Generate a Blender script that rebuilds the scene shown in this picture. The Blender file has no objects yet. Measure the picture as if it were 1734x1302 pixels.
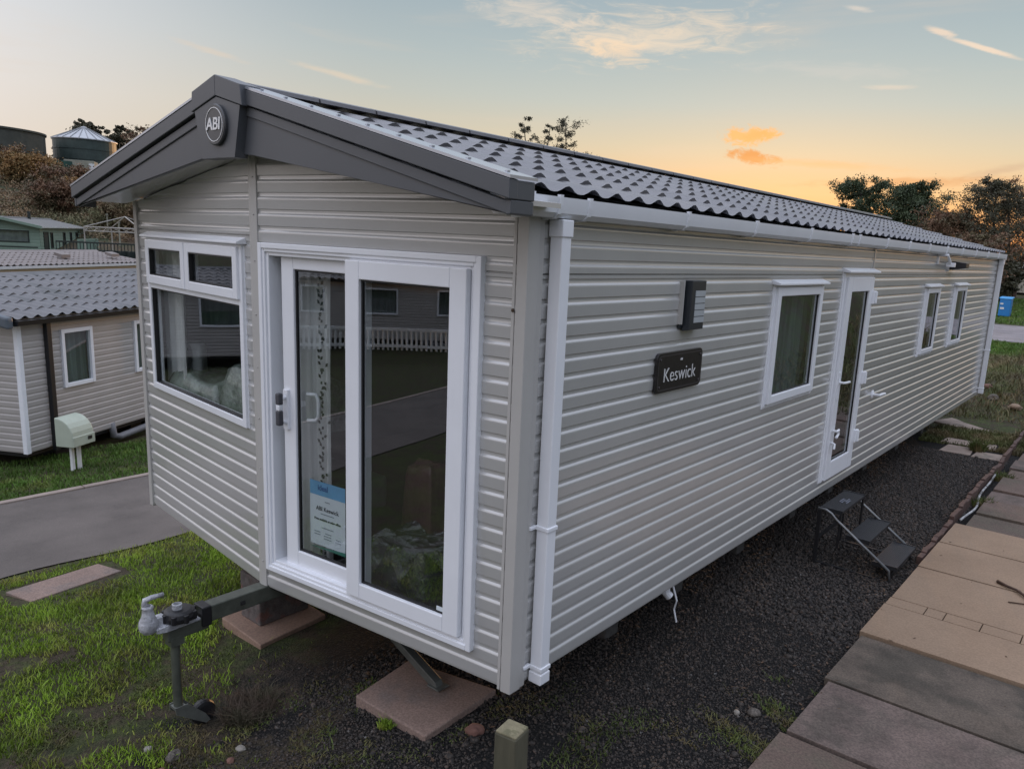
import bpy, bmesh, math, random
import numpy as np
from mathutils import Vector, Matrix
random.seed(7); RNG = np.random.default_rng(7)
SC = bpy.context.scene
COL = SC.collection
R = math.radians

# ------------------------------------------------------------------ camera
CAM = np.array([2.144, -2.530, 2.366])
YAW, PITCH, ROLL, FPX = 2.23784, -0.19952, 0.04918, 1287.06
cy, sy, cp, sp = math.cos(YAW), math.sin(YAW), math.cos(PITCH), math.sin(PITCH)
fwd = Vector((cy*cp, sy*cp, sp)); rt = Vector((sy, -cy, 0)); up = rt.cross(fwd)
r2 = rt*math.cos(ROLL) + up*math.sin(ROLL); u2 = up*math.cos(ROLL) - rt*math.sin(ROLL)
cd = bpy.data.cameras.new('camera'); cam = bpy.data.objects.new('camera', cd); COL.objects.link(cam)
m = Matrix.Identity(4)
for i in range(3):
    m[i][0], m[i][1], m[i][2], m[i][3] = r2[i], u2[i], -fwd[i], CAM[i]
cam.matrix_world = m
cd.sensor_width = 36; cd.lens = FPX/1734*36
cd.shift_x = -61.457/1734; cd.shift_y = 23.945/1734
cd.clip_start = .05; cd.clip_end = 2000
SC.camera = cam

# ------------------------------------------------------------------ sun, sky, exposure
SUN_AZ, SUN_EL = R(112), R(2.0)
sd = bpy.data.lights.new('sun', 'SUN'); sun = bpy.data.objects.new('sun', sd); COL.objects.link(sun)
sd.energy = 1.2; sd.angle = R(1.0); sd.color = (1, .55, .25)
sdir = Vector((math.cos(SUN_AZ)*math.cos(SUN_EL), math.sin(SUN_AZ)*math.cos(SUN_EL), math.sin(SUN_EL)))
sun.rotation_euler = sdir.to_track_quat('Z', 'Y').to_euler(); sun.location = (-30, 80, 40)
SC.view_settings.view_transform = 'Standard'; SC.view_settings.look = 'None'
SC.view_settings.exposure = 0.08; SC.view_settings.gamma = 1
SC.cycles.max_bounces = 6; SC.cycles.diffuse_bounces = 3; SC.cycles.glossy_bounces = 3; SC.cycles.transparent_max_bounces = 24
SC.cycles.use_denoising = True

class NT:
    """small node-tree helper"""
    def __init__(s, tree): s.t = tree; s.n = tree.nodes; s.l = tree.links
    def node(s, typ, **kw):
        n = s.n.new(typ)
        for k, v in kw.items(): setattr(n, k, v)
        return n
    def put(s, sock, v):
        if isinstance(v, bpy.types.NodeSocket): s.l.new(v, sock)
        else: sock.default_value = v
    def math(s, op, a, b=0.0, c=None, clamp=False):
        n = s.node('ShaderNodeMath', operation=op, use_clamp=clamp)
        s.put(n.inputs[0], a); s.put(n.inputs[1], b)
        if c is not None: s.put(n.inputs[2], c)
        return n.outputs[0]
    def mix(s, f, a, b, mode='MIX'):
        n = s.node('ShaderNodeMix', data_type='RGBA', blend_type=mode)
        s.put(n.inputs[0], f); s.put(n.inputs[6], a); s.put(n.inputs[7], b)
        return n.outputs[2]
    def noise(s, vec, scale, detail=4, rough=.55, dist=0.0):
        n = s.node('ShaderNodeTexNoise'); s.put(n.inputs['Vector'], vec)
        n.inputs['Scale'].default_value = scale; n.inputs['Detail'].default_value = detail
        n.inputs['Roughness'].default_value = rough; n.inputs['Distortion'].default_value = dist
        return n.outputs[0]
    def mapr(s, v, a, b, c=0.0, d=1.0, smooth=True):
        n = s.node('ShaderNodeMapRange', interpolation_type='SMOOTHSTEP' if smooth else 'LINEAR')
        s.put(n.inputs[0], v)
        for i, x in enumerate((a, b, c, d)): n.inputs[i+1].default_value = x
        return n.outputs[0]
    def ramp(s, v, stops):
        n = s.node('ShaderNodeValToRGB'); s.put(n.inputs[0], v)
        e = n.color_ramp.elements
        while len(e) < len(stops): e.new(.5)
        for el, (p, c) in zip(e, stops):
            el.position = p; el.color = (*c, 1)
        return n.outputs[0]
    def comb(s, x, y, z=0.0):
        n = s.node('ShaderNodeCombineXYZ')
        for i, v in enumerate((x, y, z)): s.put(n.inputs[i], v)
        return n.outputs[0]

def lin(r, g, b):
    f = lambda c: (c/255/12.92) if c <= 10 else ((c/255+.055)/1.055)**2.4
    return (f(r), f(g), f(b))

def ray_azel(px, py):   # direction of a sky feature, in degrees
    d = fwd + r2*((px-928.457)/FPX) - u2*((py-674.945)/FPX)
    d.normalize()
    return math.degrees(math.atan2(d.y, d.x)), math.degrees(math.asin(d.z))

W = bpy.data.worlds.new('World'); SC.world = W; W.use_nodes = True
nt = NT(W.node_tree); nt.n.clear()
tc = nt.node('ShaderNodeTexCoord'); sep = nt.node('ShaderNodeSeparateXYZ'); nt.l.new(tc.outputs['Generated'], sep.inputs[0])
DX, DY, DZ = sep.outputs
el = nt.math('MULTIPLY', nt.math('ARCSINE', DZ), 180/math.pi)
az = nt.math('MULTIPLY', nt.math('ARCTAN2', DY, DX), 180/math.pi)          # -180..180; the seam lies behind the camera's left
azf = nt.math('WRAP', az, 360-60, -60)                                    # -60..300, continuous across the whole view
eln = nt.math('DIVIDE', nt.math('ADD', el, 5), 95, clamp=True)             # -5..90 deg
P = lambda deg: (deg+5)/95
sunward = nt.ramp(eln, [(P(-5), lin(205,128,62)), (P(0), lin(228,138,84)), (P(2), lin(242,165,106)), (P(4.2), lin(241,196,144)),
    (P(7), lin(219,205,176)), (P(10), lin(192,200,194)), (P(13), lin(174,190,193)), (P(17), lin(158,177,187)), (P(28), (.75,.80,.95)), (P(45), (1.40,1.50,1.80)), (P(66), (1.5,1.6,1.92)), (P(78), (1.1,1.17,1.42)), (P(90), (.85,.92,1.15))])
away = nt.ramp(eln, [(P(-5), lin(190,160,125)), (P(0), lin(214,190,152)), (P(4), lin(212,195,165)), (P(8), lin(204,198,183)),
    (P(12), lin(184,191,190)), (P(17), lin(158,174,184)), (P(28), (.75,.80,.95)), (P(45), (1.40,1.50,1.80)), (P(66), (1.5,1.6,1.92)), (P(78), (1.1,1.17,1.42)), (P(90), (.85,.92,1.15))])  # upper stops lie out of frame, brightened as added fill light
sdot = nt.math('SUBTRACT', azf, math.degrees(SUN_AZ)-3)
wsun = nt.mapr(nt.math('ABSOLUTE', sdot), 8, 50, 1, 0)
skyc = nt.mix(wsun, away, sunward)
# unseen sky: brightened behind the camera as added fill, dimmed low on the right
def hdot(deg): return nt.math('ADD', nt.math('MULTIPLY', DX, math.cos(R(deg))), nt.math('MULTIPLY', DY, math.sin(R(deg))))
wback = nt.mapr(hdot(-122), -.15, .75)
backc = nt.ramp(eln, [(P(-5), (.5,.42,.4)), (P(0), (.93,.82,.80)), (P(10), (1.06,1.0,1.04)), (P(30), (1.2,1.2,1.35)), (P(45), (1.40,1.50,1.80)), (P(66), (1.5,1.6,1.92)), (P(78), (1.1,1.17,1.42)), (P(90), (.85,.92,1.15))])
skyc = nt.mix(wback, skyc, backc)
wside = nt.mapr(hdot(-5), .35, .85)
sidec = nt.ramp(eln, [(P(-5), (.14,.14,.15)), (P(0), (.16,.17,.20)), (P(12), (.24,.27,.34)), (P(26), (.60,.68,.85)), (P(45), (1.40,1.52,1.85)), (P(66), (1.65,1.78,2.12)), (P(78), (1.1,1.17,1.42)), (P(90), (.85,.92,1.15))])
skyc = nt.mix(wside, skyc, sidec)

CN1 = nt.noise(nt.comb(nt.math('MULTIPLY', azf, .34), nt.math('MULTIPLY', el, 1.5)), 1.0, 5, .66, .9)      # wispy
CN2 = nt.noise(nt.comb(nt.math('MULTIPLY', azf, 1.15), nt.math('MULTIPLY', el, 1.9), 3.7), 1.0, 5, .64, .5)    # puffy
def cloud(px, py, hw, hh, tilt, col, amt, nscale=1.0, rag=1.0, soft=.9, stretch=3.0):
    """a cloud fixed in the sky at the direction of (px, py); sizes in photo pixels"""
    global skyc
    a0, e0 = ray_azel(px, py); k = math.degrees(1/FPX)*.93
    u = nt.math('SUBTRACT', a0, azf); v = nt.math('SUBTRACT', el, e0)
    c, s_ = math.cos(R(tilt)), math.sin(R(tilt))
    uu = nt.math('ADD', nt.math('MULTIPLY', u, c), nt.math('MULTIPLY', v, s_))
    vv = nt.math('SUBTRACT', nt.math('MULTIPLY', v, c), nt.math('MULTIPLY', u, s_))
    a = nt.math('DIVIDE', uu, hw*k); b = nt.math('DIVIDE', vv, hh*k)
    nz = CN1 if stretch > 2.4 else CN2
    d = nt.math('SQRT', nt.math('ADD', nt.math('MULTIPLY', a, a), nt.math('MULTIPLY', b, b)))
    d = nt.math('ADD', d, nt.math('MULTIPLY', nt.math('SUBTRACT', nz, .5), rag*3))
    mk = nt.math('MULTIPLY', nt.mapr(d, 1.15, 1.15-soft), amt)
    skyc = nt.mix(mk, skyc, (*col, 1))
cirr = nt.noise(nt.comb(nt.math('MULTIPLY', azf, .05), nt.math('MULTIPLY', el, .35)), 1.0, 4, .6, .3)
skyc = nt.mix(nt.math('MULTIPLY', nt.mapr(cirr, .52, .8), .30), skyc, (*lin(228,206,184), 1))
cloud(1090, 62, 210, 46, 4, lin(243,222,196), .72, .75, .95, 1.3, 3.2)
cloud(1045, 88, 70, 20, -8, lin(250,220,186), .72, 1.1, .9, 1.1, 2.5)
cloud(905, 24, 130, 30, -7, lin(232,217,200), .62, .8, .95, 1.3, 3.5)
cloud(1272, 231, 50, 17, 2, lin(252,186,112), .92, 1.6, .85, .8, 1.5)
cloud(1283, 231, 22, 10, 10, lin(250,180,108), .7, 1.8, .9, .9, 1.3)
cloud(1276, 267, 48, 12, -10, lin(226,150,84), .92, 1.6, .75, .8, 2.0)
cloud(1592, 54, 26, 6, -16, lin(243,219,196), .8, 1.6, .5, .8, 2.5)
cloud(1668, 83, 62, 4.5, -19, lin(246,222,198), .85, 1.6, .35, .8, 3.5)
cloud(1452, 15, 26, 5, -10, lin(226,215,203), .6, 1.6, .5, .9, 3)
cloud(365, 90, 62, 6, -11, lin(226,208,188), .5, 1.4, .5, 1.0, 4)
cloud(575, 128, 74, 7, -9, lin(234,212,186), .55, 1.4, .5, 1.0, 4)
cloud(1506, 148, 42, 5, -2, lin(232,215,196), .5, 1.2, .5, 1.0, 4)
cloud(1400, 120, 160, 14, -4, lin(205,205,200), .35, .8, .7, 1.0, 5)
cloud(1540, 308, 190, 9, 2, lin(214,152,104), .6, .9, .5, 1.0, 7)
cloud(1380, 278, 150, 8, -3, lin(240,188,130), .5, .9, .5, 1.0, 7)
cloud(1690, 290, 60, 8, 12, lin(190,160,140), .4, 1.0, .5, 1.0, 6)
ns = nt.node('ShaderNodeTexSky', sky_type='NISHITA'); ns.sun_disc = False
ns.sun_elevation = SUN_EL; ns.sun_rotation = R(90) - SUN_AZ
bg1 = nt.node('ShaderNodeBackground'); nt.l.new(ns.outputs[0], bg1.inputs[0]); bg1.inputs[1].default_value = .012
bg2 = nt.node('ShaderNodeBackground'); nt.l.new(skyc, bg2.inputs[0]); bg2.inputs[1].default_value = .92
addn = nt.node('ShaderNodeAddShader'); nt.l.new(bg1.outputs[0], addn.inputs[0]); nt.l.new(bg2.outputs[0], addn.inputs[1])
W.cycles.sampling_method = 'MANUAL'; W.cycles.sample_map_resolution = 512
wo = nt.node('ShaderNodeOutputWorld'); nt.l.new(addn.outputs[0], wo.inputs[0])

# ------------------------------------------------------------------ materials
def mat(name, col, rough=.5, var=.12, vscale=6.0, bump=0.0, bscale=40.0, metal=0.0, col2=None, f2=(.5,.65), s2=4.0, spec=.5, stretch=None, coat=0.0, speck=None):
    M = bpy.data.materials.new(name); M.use_nodes = True
    t = NT(M.node_tree); b = t.n['Principled BSDF']
    co = t.node('ShaderNodeTexCoord').outputs['Object']
    if stretch:
        mp = t.node('ShaderNodeMapping'); mp.inputs['Scale'].default_value = stretch; t.l.new(co, mp.inputs[0]); co = mp.outputs[0]
    c = (*col, 1)
    if col2: c = t.mix(t.mapr(t.noise(co, s2, 6, .65), *f2), c, (*col2, 1))
    if var:
        n = t.noise(co, vscale, 5, .6)
        k = t.mapr(n, .25, .75, 1-var, 1+var)
        cc = t.node('ShaderNodeCombineColor')
        for i in range(3): t.put(cc.inputs[i], k)
        c = t.mix(1.0, c, cc.outputs[0], 'MULTIPLY')
    if speck:
        sc_, lo_, hi_ = speck; k = t.mapr(t.noise(co, sc_, 3, .7), .3, .7, lo_, hi_); cc = t.node('ShaderNodeCombineColor')
        for i in range(3): t.put(cc.inputs[i], k)
        c = t.mix(1.0, c, cc.outputs[0], 'MULTIPLY')
    t.put(b.inputs['Base Color'], c)
    b.inputs['Roughness'].default_value = rough; b.inputs['Metallic'].default_value = metal
    b.inputs['Specular IOR Level'].default_value = spec
    b.inputs['Coat Weight'].default_value = coat; b.inputs['Coat Roughness'].default_value = .12
    if bump:
        bn = t.node('ShaderNodeBump'); bn.inputs['Strength'].default_value = bump; bn.inputs['Distance'].default_value = .02
        t.l.new(t.noise(co, bscale, 6, .65), bn.inputs['Height']); t.l.new(bn.outputs[0], b.inputs['Normal'])
    return M

def glass(name, tint=(.84,.87,.87), ior=1.6, refl=1.0):
    M = bpy.data.materials.new(name); M.use_nodes = True
    t = NT(M.node_tree); t.n.clear()
    tr = t.node('ShaderNodeBsdfTransparent'); tr.inputs[0].default_value = (*tint, 1)
    gl = t.node('ShaderNodeBsdfGlossy'); gl.inputs['Roughness'].default_value = .004; gl.inputs[0].default_value = (.95, .97, 1, 1)
    co = t.node('ShaderNodeTexCoord').outputs['Object']
    bn = t.node('ShaderNodeBump'); bn.inputs['Strength'].default_value = .05; bn.inputs['Distance'].default_value = .02
    t.l.new(t.noise(co, 1.3, 1, .4), bn.inputs['Height']); t.l.new(bn.outputs[0], gl.inputs['Normal'])
    ge = t.node('ShaderNodeNewGeometry'); dt = t.node('ShaderNodeVectorMath', operation='DOT_PRODUCT')
    t.l.new(ge.outputs['Normal'], dt.inputs[0]); t.l.new(ge.outputs['Incoming'], dt.inputs[1])
    f0 = ((ior-1)/(ior+1))**2*3.6*refl                                  # both faces of a sealed unit
    f = t.math('MULTIPLY_ADD', t.math('POWER', t.math('SUBTRACT', 1.0, t.math('ABSOLUTE', dt.outputs['Value']), clamp=True), 5.0), 1-f0, f0, clamp=True)
    mx = t.node('ShaderNodeMixShader'); t.l.new(f, mx.inputs[0]); t.l.new(tr.outputs[0], mx.inputs[1]); t.l.new(gl.outputs[0], mx.inputs[2])
    o = t.node('ShaderNodeOutputMaterial'); t.l.new(mx.outputs[0], o.inputs[0])
    return M

M = {}
M['clad'] = mat('champagne_cladding', (.49,.488,.478), .25, .05, 1.4, .08, 1.7, metal=.20, spec=.7, coat=.5)
M['trim'] = mat('champagne_trim', (.45,.44,.42), .35, .04, 2, spec=.5)
M['upvc'] = mat('white_upvc', (.78,.80,.84), .28, .03, 3, .01, 30)
M['seal'] = mat('black_rubber_seal', (.012,.012,.013), .5, 0)
M['fascia'] = mat('anthracite_fascia', (.078,.084,.093), .42, .05, 3, .02, 20)
M['badge'] = mat('badge_black', (.05,.053,.058), .35, .04)
M['silver'] = mat('silver_lettering', (.72,.73,.74), .35, .05, metal=.2)
M['tile'] = mat('graphite_roof_tile', (.088,.088,.098), .33, .14, 5, .06, 90, spec=.6, col2=(.118,.116,.122), f2=(.42,.62), s2=1.1)
M['ntile'] = mat('weathered_grey_tile', (.118,.117,.122), .45, .14, 2.5, .08, 60, col2=(.075,.08,.082), f2=(.5,.62), s2=.8)
M['rtile'] = mat('brown_grey_tile', (.19,.165,.155), .6, .14, 3)
M['dark'] = mat('underside_dark', (.02,.02,.02), .8, .1)
M['galv'] = mat('galvanised_olive_steel', (.105,.115,.095), .42, .22, 14, .06, 60, metal=.35)
M['zinc'] = mat('pale_cast_zinc', (.46,.47,.50), .42, .35, 22, .5, 45, metal=.2)
M['blackpl'] = mat('black_plastic', (.014,.014,.016), .42, .1, 20, .03, 90)
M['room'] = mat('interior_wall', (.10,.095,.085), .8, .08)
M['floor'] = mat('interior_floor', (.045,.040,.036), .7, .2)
M['curtain'] = mat('pale_curtain', (.70,.71,.70), .85, .06, 8)
M['leaf_print'] = mat('leaf_print', (.035,.045,.035), .8, .1)
M['sofa'] = mat('grey_green_sofa', (.16,.19,.17), .8, .15, 8, .1, 60)
M['swrap'] = mat('pale_green_wrap', (.34,.40,.36), .16, .25, 9, 1.0, 12, col2=(.17,.21,.19), f2=(.42,.6), s2=8, spec=1.0, coat=1.0)
M['pink'] = mat('pinkish_wrapped_fabric', (.13,.062,.06), .3, .2, 10, .4, 16)
M['paper'] = mat('white_paper', (.66,.72,.76), .6, .03)
M['blueband'] = mat('blue_header', (.13,.36,.60), .6, .1, 12)
M['greenband'] = mat('green_footer', (.05,.22,.16), .6, .05)
M['ink'] = mat('dark_ink', (.03,.04,.05), .7, 0)
M['inkblue'] = mat('blue_ink', (.03,.13,.33), .6, 0)
M['greyink'] = mat('grey_ink', (.28,.32,.35), .7, 0)
M['plate'] = mat('black_plate', (.016,.014,.015), .35, .2, 30, .05, 60)
M['lamp_body'] = mat('anthracite_lamp', (.022,.027,.034), .4, .06)
M['lens'] = mat('opal_lens', (.38,.41,.43), .35, .04)
M['tread'] = mat('ribbed_step_tread', (.013,.014,.017), .5, .2, 16, .15, 130)
M['stepsteel'] = mat('bare_step_tube', (.16,.165,.17), .3, .2, 9, metal=.6)
M['wood'] = mat('weathered_post', (.085,.08,.052), .85, .25, 12, .25, 40, col2=(.055,.05,.035), f2=(.5,.62), s2=9, stretch=(1,1,.12))
M['woodtop'] = mat('post_end_grain', (.21,.185,.115), .9, .2, 26, .2, 60, col2=(.14,.13,.075), f2=(.48,.6), s2=16)
M['slab'] = mat('pinkish_concrete_slab', (.235,.165,.135), .85, .13, 6, .12, 90, col2=(.16,.125,.11), f2=(.47,.64), s2=3, speck=(80,.75,1.22))
M['slabg'] = mat('pale_concrete_slab', (.30,.235,.195), .88, .16, 5, .15, 70, col2=(.17,.145,.115), f2=(.5,.7), s2=3)
M['block'] = mat('red_grey_concrete_block', (.115,.10,.095), .92, .3, 22, .45, 60, col2=(.17,.085,.07), f2=(.5,.66), s2=9)
M['dark2'] = mat('dark_grey_block', (.07,.066,.062), .9, .3, 12)  # dark grey of the support stack blocks
M['ply'] = mat('pinkish_board', (.26,.17,.125), .8, .15, 5, .08, 60, speck=(60,.8,1.18))
M['meter'] = mat('pale_green_box', (.40,.45,.37), .5, .06, 6)
M['nclad'] = mat('neighbour_cladding', (.39,.368,.35), .5, .06, 2, .03, 3)
M['cream'] = mat('cream_cladding', (.50,.46,.38), .5, .05, 2)
M['green'] = mat('green_cladding', (.18,.255,.205), .55, .08, 2)
M['greenroof'] = mat('grey_felt_roof', (.14,.14,.135), .8, .12, 3)
M['wwhite'] = mat('white_fence_upvc', (.70,.72,.72), .4, .05)
M['netcurtain'] = mat('grey_net_curtain', (.22,.27,.28), .8, .2, 7, stretch=(1,1,.05), col2=(.10,.13,.14), f2=(.42,.58), s2=14)
M['paleblind'] = mat('pale_grey_blind', (.40,.46,.47), .8, .2, 7, stretch=(1,1,.05), col2=(.24,.29,.30), f2=(.42,.58), s2=14)
M['stone'] = mat('beach_stone', (.22,.17,.14), .8, .25, 6, .1, 40)
M['bluepl'] = mat('blue_plastic', (.015,.19,.50), .4, .06)
M['bark'] = mat('dark_bark', (.045,.037,.03), .9, .25, 14, .4, 30)
M['barkred'] = mat('reddish_bark', (.075,.045,.034), .9, .25, 14)
M['needle'] = mat('conifer_needles', (.045,.066,.028), .7, .4, 1.6)
M['needle2'] = mat('pine_needles', (.06,.058,.032), .7, .4, 1.6)
M['rust'] = mat('autumn_leaves', (.17,.095,.055), .75, .5, 1.2, col2=(.11,.095,.05), f2=(.45,.6), s2=.8)
M['gold'] = mat('golden_bracken', (.27,.155,.055), .75, .4, 1.5, col2=(.09,.08,.03), f2=(.45,.65), s2=.7)
M['bracken'] = mat('brown_bracken', (.20,.135,.075), .8, .45, .6, col2=(.12,.12,.06), f2=(.45,.6), s2=.25)
M['tankdark'] = mat('dark_tank_steel', (.055,.06,.05), .6, .25, 1.2, metal=.1)
M['tankgreen'] = mat('green_grey_tank_steel', (.04,.06,.055), .5, .2, 1.5, metal=.15)
M['tankroof'] = mat('silver_tank_roof', (.38,.40,.42), .4, .08, 2, metal=.4)
M['hut'] = mat('pale_render', (.26,.26,.21), .8, .1, 2)
M['railing'] = mat('dark_railing', (.012,.02,.018), .6, .1)
M['netgreen'] = mat('green_windbreak', (.02,.07,.055), .8, .25, 2)
M['timber'] = mat('red_brown_edging', (.085,.048,.038), .8, .25, 14, .2, 50)
M['twig'] = mat('rusty_twig', (.07,.04,.026), .85, .2, 20)
M['pipegrey'] = mat('grey_waste_pipe', (.16,.16,.17), .5, .1)
def film(name):
    Mt = mat(name, (.05,.055,.055), .05, .2, 12, 1.0, 16, spec=1.0, coat=1.0); t = NT(Mt.node_tree)
    o = [n for n in t.n if n.type == 'OUTPUT_MATERIAL'][0]; p = t.n['Principled BSDF']; tr = t.node('ShaderNodeBsdfTransparent'); tr.inputs[0].default_value = (.85,.87,.86,1)
    mx = t.node('ShaderNodeMixShader'); mx.inputs[0].default_value = .72; t.l.new(tr.outputs[0], mx.inputs[1]); t.l.new(p.outputs[0], mx.inputs[2]); t.l.new(mx.outputs[0], o.inputs[0]); return Mt
M['wrap'] = film('crumpled_clear_film')
M['glass'] = glass('window_glass')
M['dglass'] = glass('dark_window_glass', (.5,.56,.54))
M['cglass'] = glass('side_window_glass', (.62,.68,.66), 1.7, 1.15)

# ------------------------------------------------------------------ mesh helpers
class MB:
    def __init__(s, fr=None): s.v = []; s.f = []; s.fr = fr
    def P(s, p):
        if s.fr is None: return tuple(p)
        O, d, n = s.fr
        return (O[0]+d[0]*p[0]+n[0]*p[1], O[1]+d[1]*p[0]+n[1]*p[1], O[2]+p[2])
    def add(s, vs, fs):
        b = len(s.v); s.v += [s.P(p) for p in vs]; s.f += [tuple(i+b for i in f) for f in fs]
    def box(s, x0, x1, y0, y1, z0, z1):
        s.add([(x0,y0,z0),(x1,y0,z0),(x1,y1,z0),(x0,y1,z0),(x0,y0,z1),(x1,y0,z1),(x1,y1,z1),(x0,y1,z1)],
              [(0,3,2,1),(4,5,6,7),(0,1,5,4),(1,2,6,5),(2,3,7,6),(3,0,4,7)])
    def prism(s, poly, axis, a, b):
        """poly: 2D points in the other two axes (in order), extruded along axis from a to b"""
        n = len(poly)
        def mk(p, t): q = list(p); q.insert(axis, t); return tuple(q)
        s.add([mk(p, a) for p in poly]+[mk(p, b) for p in poly],
              [tuple(range(n))[::-1], tuple(range(n, 2*n))]+[(i, (i+1) % n, n+(i+1) % n, n+i) for i in range(n)])
    def ring(s, x0, x1, z0, z1, t, y0, y1, tb=None, tt=None):
        """a rectangular frame in the xz plane with members of width t"""
        tb = t if tb is None else tb; tt = t if tt is None else tt
        s.box(x0, x0+t, y0, y1, z0, z1); s.box(x1-t, x1, y0, y1, z0, z1)
        s.box(x0+t, x1-t, y0, y1, z0, z0+tb); s.box(x0+t, x1-t, y0, y1, z1-tt, z1)
    def tube(s, pts, r, n=8, cap=True):
        pts = [Vector(p) for p in pts]; rs = r if isinstance(r, (list, tuple)) else [r]*len(pts)
        vs = []; fs = []; prev = None
        for i, p in enumerate(pts):
            t = (pts[min(i+1, len(pts)-1)]-pts[max(i-1, 0)]).normalized()
            a = prev if prev is not None else (Vector((0,0,1)) if abs(t.z) < .9 else Vector((1,0,0)))
            e1 = (a - t*a.dot(t)).normalized(); prev = e1; e2 = t.cross(e1)
            for k in range(n):
                w = 2*math.pi*(k+.5)/n
                vs.append(tuple(p+(e1*math.cos(w)+e2*math.sin(w))*rs[i]))
        for i in range(len(pts)-1):
            for k in range(n):
                fs.append((i*n+k, i*n+(k+1) % n, (i+1)*n+(k+1) % n, (i+1)*n+k))
        if cap: fs.append(tuple(range(n))[::-1]); fs.append(tuple((len(pts)-1)*n+k for k in range(n)))
        s.add(vs, fs)
    def lathe(s, prof, c, n=24, axis=2):
        vs = []; fs = []
        for (r_, h) in prof:
            for k in range(n):
                a = 2*math.pi*k/n; q = [r_*math.cos(a), r_*math.sin(a)]; q.insert(axis, h)
                vs.append((q[0]+c[0], q[1]+c[1], q[2]+c[2]))
        for i in range(len(prof)-1):
            for k in range(n): fs.append((i*n+k, i*n+(k+1) % n, (i+1)*n+(k+1) % n, (i+1)*n+k))
        fs.append(tuple(range(n))[::-1]); fs.append(tuple((len(prof)-1)*n+k for k in range(n)))
        s.add(vs, fs)
    def grid(s, f, nu, nv):
        vs = [f(i/(nu-1), j/(nv-1)) for j in range(nv) for i in range(nu)]
        s.add(vs, [(j*nu+i, j*nu+i+1, (j+1)*nu+i+1, (j+1)*nu+i) for j in range(nv-1) for i in range(nu-1)])
    def build(s, name, m, parent=None, smooth=False, bevel=0.0, fix=True, recenter=True):
        off = Vector((0,0,0))
        if parent is not None:
            p = parent
            while p is not None: off += p.location; p = p.parent
        me = bpy.data.meshes.new(name)
        me.from_pydata([tuple(Vector(v)-off) for v in s.v], [], s.f)
        if fix:
            bm = bmesh.new(); bm.from_mesh(me); bmesh.ops.recalc_face_normals(bm, faces=bm.faces); bm.to_mesh(me); bm.free()
        me.materials.append(m)
        if smooth:
            me.polygons.foreach_set('use_smooth', [True]*len(me.polygons))
        o = bpy.data.objects.new(name, me); COL.objects.link(o)
        if bevel:
            b = o.modifiers.new('bevel', 'BEVEL'); b.width = bevel; b.segments = 2; b.limit_method = 'ANGLE'; b.angle_limit = R(40)
        if parent is not None: o.parent = parent
        return o

def smooth_by_angle(o, deg=40):
    me = o.data
    me.polygons.foreach_set('use_smooth', [True]*len(me.polygons))
    bm = bmesh.new(); bm.from_mesh(me)
    for e in bm.edges:
        if len(e.link_faces) == 2 and e.calc_face_angle(0) > R(deg): e.smooth = False
    bm.to_mesh(me); bm.free()

def np_mesh(name, verts, faces, m, parent=None, smooth=False):
    """verts (n,3), faces (k,c) arrays"""
    me = bpy.data.meshes.new(name); k, c = faces.shape
    me.vertices.add(len(verts)); me.vertices.foreach_set('co', verts.astype(np.float32).ravel())
    me.loops.add(k*c); me.loops.foreach_set('vertex_index', faces.astype(np.int32).ravel())
    me.polygons.add(k); me.polygons.foreach_set('loop_start', np.arange(0, k*c, c, dtype=np.int32))
    if smooth: me.polygons.foreach_set('use_smooth', np.ones(k, bool))
    me.update(); me.validate()
    me.materials.append(m)
    o = bpy.data.objects.new(name, me); COL.objects.link(o)
    if parent is not None: o.parent = parent
    return o

def tag(o, label=None, cat=None, group=None, kind=None):
    if label: o['label'] = label
    if cat: o['category'] = cat
    if group: o['group'] = group
    if kind: o['kind'] = kind
    return o
def empty(name, loc, label, cat, group=None):
    o = bpy.data.objects.new(name, None); COL.objects.link(o); o.location = loc; o.empty_display_size = .2
    return tag(o, label, cat, group)
def copy_tree(o, parent=None):
    c = o.copy(); COL.objects.link(c)
    if parent is not None: c.parent = parent
    for ch in list(o.children): copy_tree(ch, c)
    return c

def text_mesh(body, size, bold=0.0, shear=0.0, depth=.002, sx=1.0):
    cu = bpy.data.curves.new('lettering', 'FONT'); cu.body = body; cu.size = size; cu.offset = bold; cu.shear = shear
    cu.extrude = depth; cu.align_x = 'CENTER'; cu.align_y = 'CENTER'
    o = bpy.data.objects.new('lettering', cu); COL.objects.link(o)
    bpy.context.view_layer.update()
    dg = bpy.context.evaluated_depsgraph_get(); me = bpy.data.meshes.new_from_object(o.evaluated_get(dg))
    vs = [(v.co.x*sx, v.co.y, v.co.z) for v in me.vertices]; fs = [tuple(p.vertices) for p in me.polygons]
    bpy.data.objects.remove(o); bpy.data.meshes.remove(me)
    return vs, fs
def put_text(name, body, size, O, ex, ey, m, parent, **kw):
    """lettering in the plane of ex (reading direction) and ey (up)"""
    vs, fs = text_mesh(body, size, **kw)
    O, ex, ey = Vector(O), Vector(ex).normalized(), Vector(ey).normalized(); ez = ex.cross(ey)
    b = MB(); b.add([tuple(O+ex*v[0]+ey*v[1]+ez*v[2]) for v in vs], fs)
    return b.build(name, m, parent, fix=False)

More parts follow.
